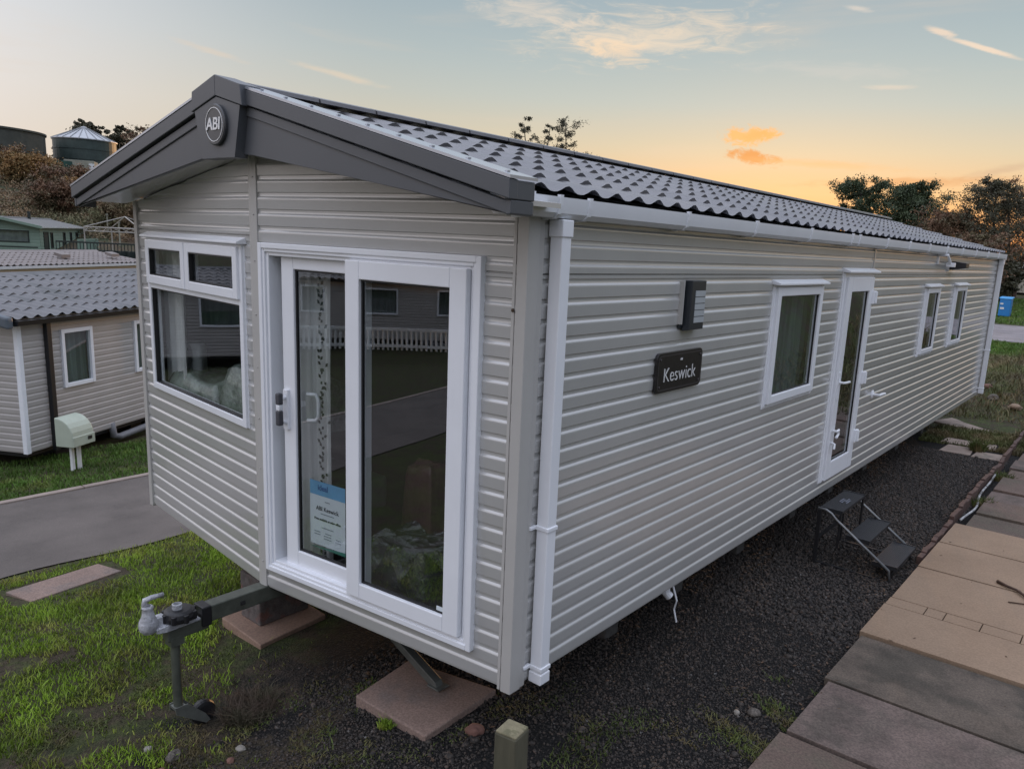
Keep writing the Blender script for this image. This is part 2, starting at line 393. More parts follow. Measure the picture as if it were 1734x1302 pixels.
PITCHC = .0885
CPROF = [(0, 0), (.12, 0), (.165, .0068), (.72, .0088), (.785, .0085), (.83, .0068), (.92, .0008)]
def cladding(mb, width, z0, ztop, openings=(), seam=None, uvals=(), pitch=PITCHC, depth=1.0):
    """ribbed sheet in mb's frame: u 0..width, outward = +y; ztop is a number or function of u; openings (u0,u1,z0,z1)"""
    zf = ztop if callable(ztop) else (lambda u: ztop)
    zmax = max(zf(width*i/20) for i in range(21))
    prof = []; k = 0
    while z0+k*pitch < zmax+pitch:
        for (t, d) in CPROF: prof.append((z0+(k+t)*pitch, d*depth))
        k += 1
    pz = [p[0] for p in prof]; pd = [p[1] for p in prof]
    if seam:
        pz, pd = list(pz), list(pd)
    zs = set(pz)
    for o in openings: zs |= {o[2], o[3]}
    if seam: zs |= {seam-.005, seam-.001, seam+.001, seam+.005}
    zs = sorted(z for z in zs)
    us = {0.0, width} | set(uvals)
    for o in openings: us |= {o[0], o[1]}
    us |= {width*i/16 for i in range(17)} if callable(ztop) else set()
    us = sorted(u for u in us if 0 <= u <= width)
    def off(z):
        d = float(np.interp(z, pz, pd))
        if seam and abs(z-seam) <= .0011: d -= .012
        return d
    nu = len(us); base = []
    for z in zs:
        o_ = off(z)
        for u in us: base.append((u, o_, min(z, zf(u))))
    fs = []
    for j in range(len(zs)-1):
        zm = (zs[j]+zs[j+1])/2
        for i in range(nu-1):
            um = (us[i]+us[i+1])/2
            if any(o[0] < um < o[1] and o[2] < zm < o[3] for o in openings): continue
            if zs[j] >= zf(us[i]) and zs[j] >= zf(us[i+1]): continue
            fs.append((j*nu+i, j*nu+i+1, (j+1)*nu+i+1, (j+1)*nu+i))
    mb.add(base, fs)

def tiled_slope(mb, y0, y1, eave, ridge, tw=.19, ncourse=6, amp=.016, step=.019, per=8):
    """pantile-effect sheet from eave (x,z) to ridge (x,z), running along y"""
    (xe, ze), (xr, zr) = eave, ridge
    L_ = math.hypot(xr-xe, zr-ze); nx, nz = -(zr-ze)/L_, (xr-xe)/L_
    if nz < 0: nx, nz = -nx, -nz
    n = int(round((y1-y0)/tw))*per; ys = [y0+(y1-y0)*i/n for i in range(n+1)]
    wave = [(.5+.5*math.cos(2*math.pi*((y-y0)/tw)))**1.5 for y in ys]
    vs = []; rows = []
    for c in range(ncourse):
        for q, s_ in ((0, 1.0), (.5, .5), (.999, 0.0)):
            t = (c+q)/ncourse; rows.append((t, s_))
    for (t, s_) in rows:
        for y, w in zip(ys, wave):
            h = amp*w + step*s_*(.25+.75*w)
            vs.append((xe+(xr-xe)*t+nx*h, y, ze+(zr-ze)*t+nz*h))
    m_ = len(ys)
    mb.add(vs, [(j*m_+i, j*m_+i+1, (j+1)*m_+i+1, (j+1)*m_+i) for j in range(len(rows)-1) for i in range(m_-1)])

# ------------------------------------------------------------------ ground
def sstep(x, a, b):
    t = np.clip((x-a)/(b-a), 0, 1); return t*t*(3-2*t)
HX = np.array([-400,-150,-130,-105,-88,-70,-60,-54,-48,-40,-28,-20,-12.5,-9.7,-3,-1,-.5,.9,2.2,3.2,4.5,7,14,60,200])
HZ = np.array([ 12, 11, 10.4, 8.6, 6.0, 3.0, 1.5, .55, .05,-.5,-1.35,-1.4,-1.2,-1.03,-.475,-.292,-.28,-.27,-.24,.1,1.0,1.8,2.6,3,3])
def lumps(x, y, s, seed=0):
    r = np.random.default_rng(seed); z = 0
    for k in range(6):
        a, f, p = r.uniform(0, 6.28), r.uniform(.6, 1.9)/s, r.uniform(0, 6.28)
        z = z + np.sin((x*np.cos(a)+y*np.sin(a))*f*6.28/2+p)
    return z/6
def ground_z(x, y):
    x = np.asarray(x, float); y = np.asarray(y, float)
    h = np.interp(x, HX, HZ)
    flat = -.30 + .012*(y-25)*sstep(y, 25, 60)
    w = sstep(y, 17, 30)*sstep(x, -32, -14)
    h = h*(1-w) + flat*w
    # rough mound past the end of the pitch
    mound = .75*np.exp(-((y-17.5)/3.6)**2)*sstep(x, -2.2, 1.0) + .25*np.exp(-((y-14.2)/1.2)**2)*np.exp(-((x-.4)/1.3)**2)
    h = h + mound - .095*sstep(-y, -.05, .5)*sstep(-x, .7, 1.5)*sstep(x, -3.6, -2.4)
    # the road corridor is even, the lawns are a little lumpy
    road = sstep(x, -5.4, -4.8) + sstep(-x, 7.6, 8.2)
    h = h + .018*lumps(x, y, 1.1, 1)*np.clip(road, 0, 1)*np.where(x > -.2, .35, 1)
    far = sstep(-x, 48, 70)
    return h + far*.5*lumps(x, y, 9, 2)
def axis_vals(fine0, fine1, st, lo, hi):
    a = list(np.arange(fine0, fine1+1e-6, st)); s_ = st
    v = fine1
    while v < hi: s_ *= 1.16; v += s_; a.append(v)
    s_ = st; v = fine0
    while v > lo: s_ *= 1.16; v -= s_; a.insert(0, v)
    return np.array(a)
def ground_material():
    Mt = bpy.data.materials.new('gravel_soil_and_grass'); Mt.use_nodes = True
    t = NT(Mt.node_tree); b = t.n['Principled BSDF']
    g = t.node('ShaderNodeTexCoord').outputs['Object']
    sp_ = t.node('ShaderNodeSeparateXYZ'); t.l.new(g, sp_.inputs[0]); X, Y, Z = sp_.outputs
    n1 = t.noise(g, 1.3, 6, .62); n2 = t.noise(g, 22, 5, .7); n3 = t.noise(g, 70, 3, .7); n4 = t.noise(g, 4.5, 5, .65)
    vor = t.node('ShaderNodeTexVoronoi'); t.l.new(g, vor.inputs['Vector']); vor.inputs['Scale'].default_value = 62
    grav = t.ramp(vor.outputs['Color'], [(0, (.009,.008,.0075)), (.45, (.025,.022,.020)), (.8, (.045,.038,.033)), (1, (.08,.07,.062))])
    grav = t.mix(t.mapr(vor.outputs['Distance'], .1, .55), grav, (.008,.008,.008,1))
    soil = t.ramp(n2, [(.25, (.022,.017,.012)), (.55, (.055,.040,.029)), (.8, (.095,.065,.048))])
    grass = t.ramp(n2, [(.25, (.020,.024,.009)), (.5, (.050,.062,.019)), (.75, (.085,.095,.032))])
    grass = t.mix(t.mapr(n4, .52, .7), grass, (.085,.072,.035,1))
    # where things grow: the lawn left of the pitch, the verge past the road, rough ground beyond the far end, the bank on the right
    wob = t.math('MULTIPLY', t.math('SUBTRACT', n1, .5), 2.2)
    xs = t.math('ADD', X, wob)
    lawn = t.mapr(xs, -1.75, -2.35)
    front = t.math('MULTIPLY', t.mapr(t.math('ADD', Y, wob), -.15, -1.0), t.mapr(n4, .42, .6))
    far = t.mapr(t.math('ADD', Y, wob), 10.3, 11.3)
    bank = t.mapr(xs, 2.2, 2.7)
    veg = t.math('MAXIMUM', t.math('MAXIMUM', lawn, front), t.math('MAXIMUM', far, bank))
    bare = t.math('MULTIPLY', t.mapr(n4, .42, .60), .85)
    grass = t.mix(bare, grass, soil)
    dirt = t.math('MULTIPLY', t.mapr(xs, -.6, -1.3), t.mapr(t.math('ADD', Y, wob), .3, -.3))
    pit = t.mix(t.math('MULTIPLY', dirt, t.mapr(n4, .4, .58)), grav, soil)
    c = t.mix(veg, pit, grass)
    hill = t.mapr(X, -46, -58)
    br = t.mix(t.mapr(t.noise(g, .35, 6, .7), .42, .6), (.075,.05,.032,1), (.04,.048,.022,1))
    c = t.mix(hill, c, br)
    t.put(b.inputs['Base Color'], c); b.inputs['Roughness'].default_value = .9; b.inputs['Specular IOR Level'].default_value = .25
    bn = t.node('ShaderNodeBump'); bn.inputs['Strength'].default_value = .8; bn.inputs['Distance'].default_value = .012
    h = t.math('ADD', t.math('MULTIPLY', vor.outputs['Distance'], -1.0), n2)
    t.l.new(h, bn.inputs['Height']); t.l.new(bn.outputs[0], b.inputs['Normal'])
    return Mt
gx = axis_vals(-9.0, 3.2, .12, -420, 260); gy = axis_vals(-3.0, 19, .16, -120, 420)
GX, GY = np.meshgrid(gx, gy)
gv = np.stack([GX.ravel(), GY.ravel(), ground_z(GX.ravel(), GY.ravel())], 1)
nx_, ny_ = len(gx), len(gy); ii, jj = np.meshgrid(np.arange(nx_-1), np.arange(ny_-1)); b0 = (jj*nx_+ii).ravel()
ground = np_mesh('ground', gv, np.stack([b0, b0+1, b0+nx_+1, b0+nx_], 1), ground_material(), smooth=True)
tag(ground, kind='structure')

def asphalt(name, col, sc=140):
    return mat(name, col, .85, .2, 1.2, .3, sc, speck=(160,.72,1.28), col2=tuple(c*.75 for c in col), f2=(.5,.75), s2=1.6)
M['road'] = asphalt('worn_asphalt', (.108,.093,.083))
def strip(name, pts, m, lift=.005, n=7):
    """a sheet along pts = [(x0,y0,x1,y1), ...] (near edge, far edge), lying on the ground"""
    pts = np.array(pts, float); k = len(pts); f = np.linspace(0, 1, n)
    x = pts[:, 0:1]*(1-f)+pts[:, 2:3]*f; y = pts[:, 1:2]*(1-f)+pts[:, 3:4]*f
    v = np.stack([x.ravel(), y.ravel(), ground_z(x.ravel(), y.ravel())+lift], 1)
    ii, jj = np.meshgrid(np.arange(n-1), np.arange(k-1)); b0 = (jj*n+ii).ravel()
    return np_mesh(name, v, np.stack([b0, b0+1, b0+n+1, b0+n], 1), m, smooth=True)
ry = np.concatenate([np.arange(-40, -4, 1.2), np.arange(-4, 12, .2), np.arange(12, 60, 1.5)])
rd = strip('road', [(-5.12+.05*math.sin(y*1.7)+.04*math.sin(y*4.1), y, -7.86+.015*math.sin(y*2.2), y) for y in ry], M['road'], .012, 16)
tag(rd, kind='structure')
ke = MB()
for y in np.arange(-12, 14, 1.0):
    z = float(ground_z(-7.9, y+.5)); ke.box(-7.97, -7.875, y, y+.99, z-.1, z+.03)
tag(ke.build('kerb', mat('pale_kerb', (.27,.22,.19), .85, .15, 5, .1, 40), bevel=.008), kind='structure')
rd2 = strip('road', [(x, 29.5+.1*(x+2), x, 38+.12*(x+2)) for x in np.arange(-30, 24, 1.5)], asphalt('pale_far_asphalt', (.20,.18,.185)), .02, 12)
tag(rd2, kind='structure')
# concrete path along the right of the pitch: bays with sawn and open joints
def pave_mat(name, c, c2, s2=2.0):
    return mat(name, c, .9, .22, 5.0, .25, 110, col2=c2, f2=(.44,.62), s2=s2, speck=(75,.70,1.25))
PM = [mat('buff_concrete', (.275,.192,.128), .9, .08, 2.0, .12, 100, col2=(.25,.172,.113), f2=(.4,.7), s2=1.2, speck=(70,.88,1.1)), pave_mat('dark_mossy_concrete', (.110,.086,.066), (.070,.058,.044), 3.2),
      pave_mat('pinkish_concrete', (.140,.104,.088), (.098,.078,.064), 3.0), pave_mat('brown_concrete', (.14,.098,.078), (.098,.078,.058), 2.5)]
def path_piece(poly, z1, m, z0=-.42, bev=.0035):
    b = MB(); b.prism(poly, 2, z0, z1); o = b.build('path', m, bevel=bev); tag(o, kind='structure'); return o
rows = [(-1.2,.30,.90,2,-.200),(.304,1.271,.885,3,-.199),(1.275,1.968,.915,2,-.196),(1.971,2.727,.885,1,-.200)]
for (ya, yb, xl, mi, z) in rows:
    path_piece([(xl, ya+.03), (xl+.006, yb), (2.9, yb+.05), (2.9, ya+.08)], z, PM[mi])
for (ya, yb, xl) in ((2.73,3.339,.872),(3.483,4.302,.885),(4.305,5.082,.885),(5.084,5.79,.89)):
    path_piece([(xl, ya+.02), (xl+.003, yb), (2.9, yb+.05), (2.9, ya+.07)], -.182, PM[0])
xb = .88; k = 0
while xb < 2.9:      # the band of thin bricks across the buff bays
    w = (.27,.13,.24,.25,.22)[k % 5]
    s0, s1 = .05*(xb-.88)/2.02, .05*(xb+w-.888)/2.02
    path_piece([(xb, 3.348+s0), (xb+w-.007, 3.348+s1), (xb+w-.007, 3.495+s1), (xb, 3.495+s0)], -.183, PM[0], bev=.003); xb += w; k += 1
y = 5.83; k = 0
while y < 16:
    ln = (.55,.62,.5,.7,.58)[k % 5]; x = .97+.012*math.sin(k*2.1)
    while x < 2.6:
        w = .74+.12*math.sin(k+x)
        path_piece([(x, y), (x+w-.012, y), (x+w-.012, y+ln-.014), (x, y+ln-.014)], -.205+.012*math.sin(k*3.1+x*5), PM[3 if (k+int(x*2)) % 3 else 2]); x += w
    y += ln; k += 1

# ------------------------------------------------------------------ the grey holiday caravan
WID, LEN, Z0 = 3.7, 11.81, .255
A0, B0, C0 = Vector((0,0,0)), Vector((-1.833,-.185,0)), Vector((-3.7,0,0))
def vframe(O, d, n): return (tuple(O), tuple(d), tuple(n))
dr = (B0-A0).normalized(); FR = vframe(A0, (dr.x, dr.y), (-dr.y, dr.x))
if FR[2][1] > 0: FR = vframe(A0, (dr.x, dr.y), (dr.y, -dr.x))
dl = (C0-B0).normalized(); FL = vframe(B0, (dl.x, dl.y), (-dl.y, dl.x))
if FL[2][1] > 0: FL = vframe(B0, (dl.x, dl.y), (dl.y, -dl.x))
FS = vframe((0,0,0), (0,1), (1,0))
LR, LL = (B0-A0).length, (C0-B0).length
def fpt(F, u, w, z): O, d, n = F; return Vector((O[0]+d[0]*u+n[0]*w, O[1]+d[1]*u+n[1]*w, O[2]+z))

van = empty('static_caravan', (-1.85, 5.9, -.28), 'long pale grey ribbed holiday caravan with white patio doors and dark gable fascia', 'caravan')
PD = (.219, 1.772, .392, 2.302)           # patio door
FW = (.122, 1.645, 1.212, 2.292)          # front window
SW = (2.69, 3.65, 1.279, 2.168)           # lounge side window
SD = (4.16, 4.985, .386, 2.255)           # side door
S3 = (7.12, 7.80, 1.285, 2.10); S4 = (8.70, 9.42, 1.285, 2.10)
def shrink(r, t): return (r[0]+t, r[1]-t, r[2]+t, r[3]-t)
gz = lambda u: 2.523 + .250*u/LR
b = MB(FR); cladding(b, LR, Z0, gz, [shrink(PD, .03)], seam=2.236); b.build('front_panel', M['clad'], van, fix=False)
gz2 = lambda u: 2.773 - .250*u/LL
b = MB(FL); cladding(b, LL, Z0, gz2, [shrink(FW, .03)], seam=2.236+.1); b.build('front_panel', M['clad'], van, fix=False)
b = MB(FS); cladding(b, LEN, Z0, 2.56, [shrink(r, .03) for r in (SW, SD, S3, S4)], seam=2.236, uvals=(.5, 2, 6, 10)); b.build('side_wall', M['clad'], van, fix=False)
b = MB(); b.add([(-3.7,0,Z0), (-3.7,LEN,Z0), (-3.7,LEN,2.55), (-3.7,0,2.5)], [(0,1,2,3)]); b.build('side_wall', M['clad'], van, fix=False)
b = MB(); b.add([(0,LEN,Z0), (-3.7,LEN,Z0), (-3.7,LEN,2.56), (-1.85,LEN,3.03), (0,LEN,2.56)], [(0,1,2,3,4)]); b.build('end_wall', M['clad'], van, fix=False)
# chassis and floor
b = MB(); b.box(-3.62,-.06,.02,LEN-.03,Z0+.02,.40); b.box(-3.2,-.5,.3,LEN-.4,Z0-.08,Z0+.02)
for x in (-.95,-2.75): b.box(x-.03,x+.03,.1,LEN-.2,Z0-.14,Z0+.02)
b.build('chassis', M['dark'], van)
for y in (5.6, 6.55):
    b = MB(); b.lathe([(.12,-.09),(.30,-.09),(.33,-.05),(.33,.05),(.30,.09),(.12,.09)], (-.75,y,.02), 24, 0)
    b.build('wheel', M['blackpl'], van, smooth=False)
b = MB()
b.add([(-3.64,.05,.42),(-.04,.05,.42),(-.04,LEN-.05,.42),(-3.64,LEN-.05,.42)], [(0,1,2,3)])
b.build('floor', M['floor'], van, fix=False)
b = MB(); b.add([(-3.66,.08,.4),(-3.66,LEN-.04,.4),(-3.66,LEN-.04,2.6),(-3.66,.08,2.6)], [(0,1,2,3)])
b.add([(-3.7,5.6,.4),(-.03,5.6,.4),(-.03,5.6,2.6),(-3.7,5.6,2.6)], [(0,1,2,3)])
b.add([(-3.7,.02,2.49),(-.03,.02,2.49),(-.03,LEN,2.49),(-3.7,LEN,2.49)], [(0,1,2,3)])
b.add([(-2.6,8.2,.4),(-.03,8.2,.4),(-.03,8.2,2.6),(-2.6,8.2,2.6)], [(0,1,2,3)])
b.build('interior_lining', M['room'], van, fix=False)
# corner trims and the centre strip
b = MB()
b.prism([(.016,-.016),(.016,.058),(.010,.062),(.010,.100),(-.006,.100),(-.006,-.002),(-.046,-.002-.0045),(-.046,-.014),(-.040,-.021)], 2, Z0-.014, 2.50)
b.build('corner_trim', M['trim'], van, bevel=.003)
b = MB(FR); b.box(.05,.066,0,.0125,Z0-.012,2.505); b.build('corner_trim', M['trim'], van, bevel=.002)
b = MB(); b.prism([(-3.72,-.018),(-3.66,-.024),(-3.66,.01),(-3.70,.06),(-3.72,.06)], 2, Z0-.01, 2.525); b.build('corner_trim', M['trim'], van, bevel=.003)
b = MB(); b.prism([(-.01,LEN-.07),(.014,LEN-.07),(.014,LEN+.014),(-.07,LEN+.014),(-.07,LEN-.01)], 2, Z0-.01, 2.50); b.build('corner_trim', M['trim'], van, bevel=.003)
b = MB()
p1, p2, p3 = fpt(FR, LR-.040, .014, 0), Vector((B0.x, B0.y-.0165, 0)), fpt(FL, .034, .014, 0)
b.prism([(p1.x,p1.y),(p2.x,p2.y),(p3.x,p3.y),(p3.x,p3.y+.03),(p1.x,p1.y+.03)], 2, Z0-.012, 2.772)
for z in (2.65,2.45,2.2,1.9,1.6,1.3,1.0,.7,.42):
    c = fpt(FR, LR-.016, .0145, z); b.lathe([(.004,0),(.004,-.004),(.002,-.006)], (c.x, c.y-.001, c.z), 8, 1)
b.build('centre_strip', M['trim'], van, bevel=.002)
b = MB(); O = fpt(FR, .052, .017, 2.078); b.lathe([(.008,0),(.008,-.006),(.004,-.009)], tuple(O), 8, 1); b.build('screw_head', mat('rusty_screw', (.06,.035,.02), .7, .2), van)

# roof
RZ, RX = 3.070, -1.85
EZ = RZ-.2537*(1.92)
b = MB(); tiled_slope(b, -.215, LEN+.02, (.07, EZ), (RX, RZ)); tiled_slope(b, -.215, LEN+.02, (-3.77, EZ), (RX, RZ))
roof = b.build('roof', M['tile'], van, fix=False); smooth_by_angle(roof, 35)
b = MB(); y = -.22
while y < LEN:
    y2 = min(y+.40, LEN+.02); k = [(-.125,-.034),(-.118,-.012),(-.05,.006),(0,.014),(.05,.006),(.118,-.012),(.125,-.034)]
    z = RZ+.050
    b.prism([(RX+p, z+q) for p, q in k], 1, y, y2-.012); y = y2
rc = b.build('ridge_cap', M['tile'], roof); 
b = MB()
b.prism([(.17,2.512),(-1.85,2.772),(-3.87,2.512),(-3.87,2.532),(-1.85,2.792),(.17,2.532)], 1, -.294, -.002)
b.build('soffit', M['clad'], van)
for x_ in (-.07,-3.65):
    b = MB(); b.box(x_,x_+.02,.03,LEN,2.53,2.597); b.build('eaves_board', M['dark'], van)
b = MB(); b.box(-.048,.004,.03,LEN,2.50,2.556); b.build('eaves_board', M['trim'], van)
# gable fascia, symmetric about the ridge
def line_z(dx): return 3.118-.2537*dx
OV = 2.045
def both(b, poly, ya, yb):
    b.prism([(RX+p, z) for p, z in poly], 1, ya, yb); b.prism([(RX-p, z) for p, z in poly], 1, ya, yb)
g1, g2 = .074, .128
b = MB(); both(b, [(0,2.752),(.22,2.745),(OV-.025,2.475),(OV-.025,line_z(OV)-g2),(0,line_z(0)-g2)], -.322, -.292)
fas = b.build('fascia_board', M['fascia'], van, bevel=.003)
b = MB(); both(b, [(0,line_z(0)-g2-.002),(OV-.018,line_z(OV)-g2-.002),(OV-.018,line_z(OV)-g1-.008),(0,line_z(0)-g1-.008)], -.331, -.292)
b.build('fascia_rail', M['fascia'], fas, bevel=.004)
b = MB(); both(b, [(0,line_z(0)-g1),(OV,line_z(OV)-g1),(OV,line_z(OV)),(0,line_z(0))], -.350, -.30)
both(b, [(OV-.03,2.468),(OV-.004,2.472),(OV-.004,line_z(OV)-g1-.001),(OV-.03,line_z(OV)-g1-.001)], -.334, -.20)
both(b, [(OV-.03,line_z(OV)-g1),(OV-.001,line_z(OV)-g1),(OV-.001,line_z(OV)-.002),(OV-.03,line_z(OV)-.002)], -.345, -.20)
b.build('barge_board', M['fascia'], fas, bevel=.004)
b = MB(); both(b, [(0,line_z(0)+.002),(OV+.004,line_z(OV)+.002),(OV+.004,line_z(OV)+.014),(0,line_z(0)+.014)], -.352, -.190)
for k in range(9):
    for sgn in (1,-1):
        dx = .3+k*.21; b.box(RX+sgn*dx-.008, RX+sgn*dx+.008, -.300, -.284, line_z(dx)+.014, line_z(dx)+.020)
b.build('barge_capping', mat('capping_metal', (.42,.44,.48), .22, .05, metal=.5), fas)
b = MB(); cw = .255
both(b, [(0,line_z(0)-.078),(cw,line_z(cw)-.080),(cw-.012,line_z(cw)+.024),(0,line_z(0)+.026)], -.378, -.26)
b.build('apex_cap', M['fascia'], fas, bevel=.004)
b = MB(); both(b, [(0,2.730),(.165,2.728),(.232,2.99),(.228,line_z(.228)-.083),(0,line_z(0)-.083)], -.372, -.30)
bdg = b.build('badge', M['fascia'], van, bevel=.004)
BC = Vector((RX+.008, -.374, 2.894))
b = MB(); b.lathe([(.104,.002),(.104,-.012),(.098,-.018),(.0,-.018)], tuple(BC), 48, 1); b.build('disc', M['badge'], bdg, smooth=False)
b = MB(); b.lathe([(.0855,-.0175),(.0855,-.0205),(.0820,-.0205),(.0820,-.0175)], tuple(BC), 48, 1); b.build('ring', M['silver'], bdg)
put_text('lettering', 'ABI', .086, BC+Vector((-.006,-.0205,0)), (1,0,0), (0,0,1), M['silver'], bdg, bold=.0014, shear=.12, sx=1.10)

# gutter and downpipes
GP = [(.008,2.562),(.008,2.495),(.03,2.478),(.07,2.480),(.092,2.500),(.099,2.535),(.102,2.566),(.094,2.566),(.091,2.535),(.085,2.506),(.066,2.489),(.032,2.487),(.016,2.499),(.016,2.562)]
b = MB(); b.prism(GP, 1, -.255, LEN+.04); b.box(.008,.10,LEN+.04,LEN+.046,2.478,2.566)
gut = b.build('gutter', M['upvc'], van); smooth_by_angle(gut, 30)
for y in (-.10,.085,.30,1.21,2.10,3.06,4.0,4.19,5.03,5.82,6.66,7.52,8.4,9.3,10.2,11.1):
    b = MB(); wd = .011
    b.prism([(p[0]+(.005 if p[0] > .03 else 0), p[1]-.005) for p in GP[1:7]]+[(.108,2.575),(.09,2.575),(.09,2.56)]+[(p[0], p[1]+.002) for p in GP[8:13]], 1, y-wd, y+wd)
    b.box(-.005,.03,y-wd,y+wd,2.47,2.54)
    b.build('gutter_bracket', M['upvc'], gut)
def downpipe(y0, clips, zb):
    b = MB(); b.box(.018,.086,y0,y0+.066,zb,2.455); 
    b.box(.012,.092,y0-.006,y0+.072,2.40,2.475); b.box(.013,.091,y0-.004,y0+.070,zb-.045,zb+.012)
    p = b.build('downpipe', M['upvc'], van, bevel=.005)
    for z in clips:
        b = MB(); b.box(.013,.092,y0-.006,y0+.072,z,z+.022); b.box(.0,.02,y0-.045,y0+.005,z+.002,z+.02)
        b.build('pipe_clip', M['upvc'], p, bevel=.004)
    return p
downpipe(.128, (1.045, .325), .30); downpipe(LEN-.085, (1.0, .36), .33)

# patio door
def ringed(F, r, t, w0, w1, **kw):
    b = MB(F); b.ring(r[0], r[1], r[2], r[3], t, w0, w1, **kw); return b
b = ringed(FR, PD, .030, -.05, .040); b.ring(PD[0]+.028, PD[1]-.028, PD[2]+.028, PD[3]-.028, .020, -.07, .032); b.ring(PD[0]+.046, PD[1]-.046, PD[2]+.046, PD[3]-.046, .022, -.07, .020)
pdoor = b.build('patio_door', M['upvc'], van, bevel=.004)
def leaf(name, u0, u1, w0, w1, st, zt=None):
    b = MB(FR); z0, z1 = PD[2]+.058, PD[3]-.058
    b.ring(u0, u1, z0, z1, st[0], w0, w1, tb=st[1], tt=st[2])
    o = b.build(name, M['upvc'], pdoor, bevel=.005)
    b = MB(FR); b.ring(u0+st[0]-.002, u1-st[0]+.002, z0+st[1]-.002, z1-st[2]+.002, .012, (w0+w1)/2-.008, (w0+w1)/2+.007); b.build('glazing_seal', M['seal'], pdoor)
    b = MB(FR); wm = (w0+w1)/2; b.add([(u0+st[0],wm,z0+st[1]),(u1-st[0],wm,z0+st[1]),(u1-st[0],wm,z1-st[2]),(u0+st[0],wm,z1-st[2])], [(0,1,2,3)])
    b.build('pane', M['glass'], pdoor, fix=False); return o
leaf('fixed_leaf', .290, 1.070, .000, .052, (.098, .085, .092))
leaf('sliding_leaf', .985, 1.640, -.055, -.012, (.098, .100, .075))
b = MB(FR)
for (z0_, z1_, mt) in ((1.27,1.50,0),): b.prism([(1.585,-.012),(1.625,-.012),(1.625,.006),(1.585,.006)], 2, z0_, z1_)
b.tube([(1.605,.0,1.31),(1.605,.045,1.33),(1.605,.045,1.44),(1.605,.0,1.46)], .011, 8); hd = b.build('handle', M['upvc'], pdoor, bevel=.003)
b = MB(FR); b.box(1.588,1.622,.030,.062,1.30,1.385); b.box(1.588,1.622,.030,.062,1.42,1.485); b.build('grip_sleeve', mat('grey_grip', (.06,.06,.07), .6, .1), pdoor, bevel=.008)
b = MB(FR); b.box(1.590,1.620,.030,.060,1.386,1.419); b.build('grip_band', M['upvc'], pdoor, bevel=.006)
b = MB(FR); b.tube([(1.50,-.06,1.33),(1.455,-.085,1.33),(1.44,-.09,1.36),(1.44,-.09,1.45),(1.455,-.085,1.48),(1.50,-.06,1.48)], .012, 8); b.build('inner_handle', M['upvc'], pdoor, smooth=True)
b = MB(FR); b.box(.405,.445,.0255,.0285,.545,.567); b.build('glazing_tag', M['paper'], pdoor)

# front window
b = ringed(FL, FW, .045, -.04, .028); b.box(FW[0]+.045, FW[1]-.045, -.04, .026, 1.935, 1.985); b.box(.902,.948,-.04,.026,1.985,FW[3]-.045)
b.ring(FW[0]-.004, FW[1]+.004, FW[2]-.004, FW[3]+.004, .012, -.02, .012)
fwin = b.build('front_window', M['upvc'], van, bevel=.004)
for (u0, u1) in ((.150,.918),(.930,1.618)):
    b = ringed(FL, (u0, u1, 1.968, 2.268), .060, .004, .046); b.build('opening_light', M['upvc'], fwin, bevel=.006)
    b = MB(FL); b.ring(u0+.058,u1-.058,2.026,2.210,.009,.008,.040); b.build('glazing_seal', M['seal'], fwin)
    b = MB(FL); b.add([(u0+.06,.02,2.028),(u1-.06,.02,2.028),(u1-.06,.02,2.208),(u0+.06,.02,2.208)], [(0,1,2,3)]); b.build('pane', M['glass'], fwin, fix=False)
b = MB(FL); b.ring(FW[0]+.043,FW[1]-.043,FW[2]+.043,1.937,.010,-.012,.018); b.build('glazing_seal', M['seal'], fwin)
b = MB(FL); b.add([(FW[0]+.045,0,FW[2]+.045),(FW[1]-.045,0,FW[2]+.045),(FW[1]-.045,0,1.935),(FW[0]+.045,0,1.935)], [(0,1,2,3)]); b.build('pane', M['glass'], fwin, fix=False)
b = MB(FL); b.prism([(.0,2.285),(.062,2.285),(.062,2.297),(.0,2.325)], 0, FW[0]-.02, FW[1]+.02); b.build('drip_cap', M['upvc'], fwin, bevel=.002)

# side windows and door
def side_window(r, gm, fr=.062):
    b = ringed(FS, r, .040, -.04, .022); b.ring(r[0]-.012, r[1]+.012, r[2]-.012, r[3]+.012, .02, -.01, .014)
    w = b.build('side_window', M['upvc'], van, bevel=.004)
    b = ringed(FS, shrink(r, .022), fr, .0, .042); b.build('opening_light', M['upvc'], w, bevel=.006)
    q = shrink(r, .022+fr)
    b = MB(FS); b.ring(q[0]-.002,q[1]+.002,q[2]-.002,q[3]+.002,.009,.010,.025); b.build('glazing_seal', M['seal'], w)
    b = MB(FS); b.add([(q[0],.018,q[2]),(q[1],.018,q[2]),(q[1],.018,q[3]),(q[0],.018,q[3])], [(0,1,2,3)]); b.build('pane', gm, w, fix=False)
    b = MB(FS); b.prism([(.0,r[3]+.0),(.068,r[3]-.004),(.068,r[3]+.010),(.0,r[3]+.034)], 0, r[0]-.03, r[1]+.03); b.build('drip_cap', M['upvc'], w, bevel=.002)
    return w
side_window(SW, M['cglass']); side_window(S3, M['cglass'], .055); side_window(S4, M['cglass'], .055)
b = ringed(FS, SD, .045, -.05, .026); b.ring(SD[0]-.014, SD[1]+.014, SD[2]-.010, SD[3]+.012, .02, -.01, .014)
sdo = b.build('side_door', M['upvc'], van, bevel=.004)
dq = (SD[0]+.05, SD[1]-.03, SD[2]+.012, SD[3]-.04)
b = MB(FS); b.ring(dq[0], dq[1], dq[2], dq[3], .118, .0, .046, tb=.16, tt=.125); b.build('door_leaf', M['upvc'], sdo, bevel=.005)
q = (dq[0]+.118, dq[1]-.118, dq[2]+.16, dq[3]-.125)
b = MB(FS); b.ring(q[0]-.002,q[1]+.002,q[2]-.002,q[3]+.002,.009,.014,.029); b.build('glazing_seal', M['seal'], sdo)
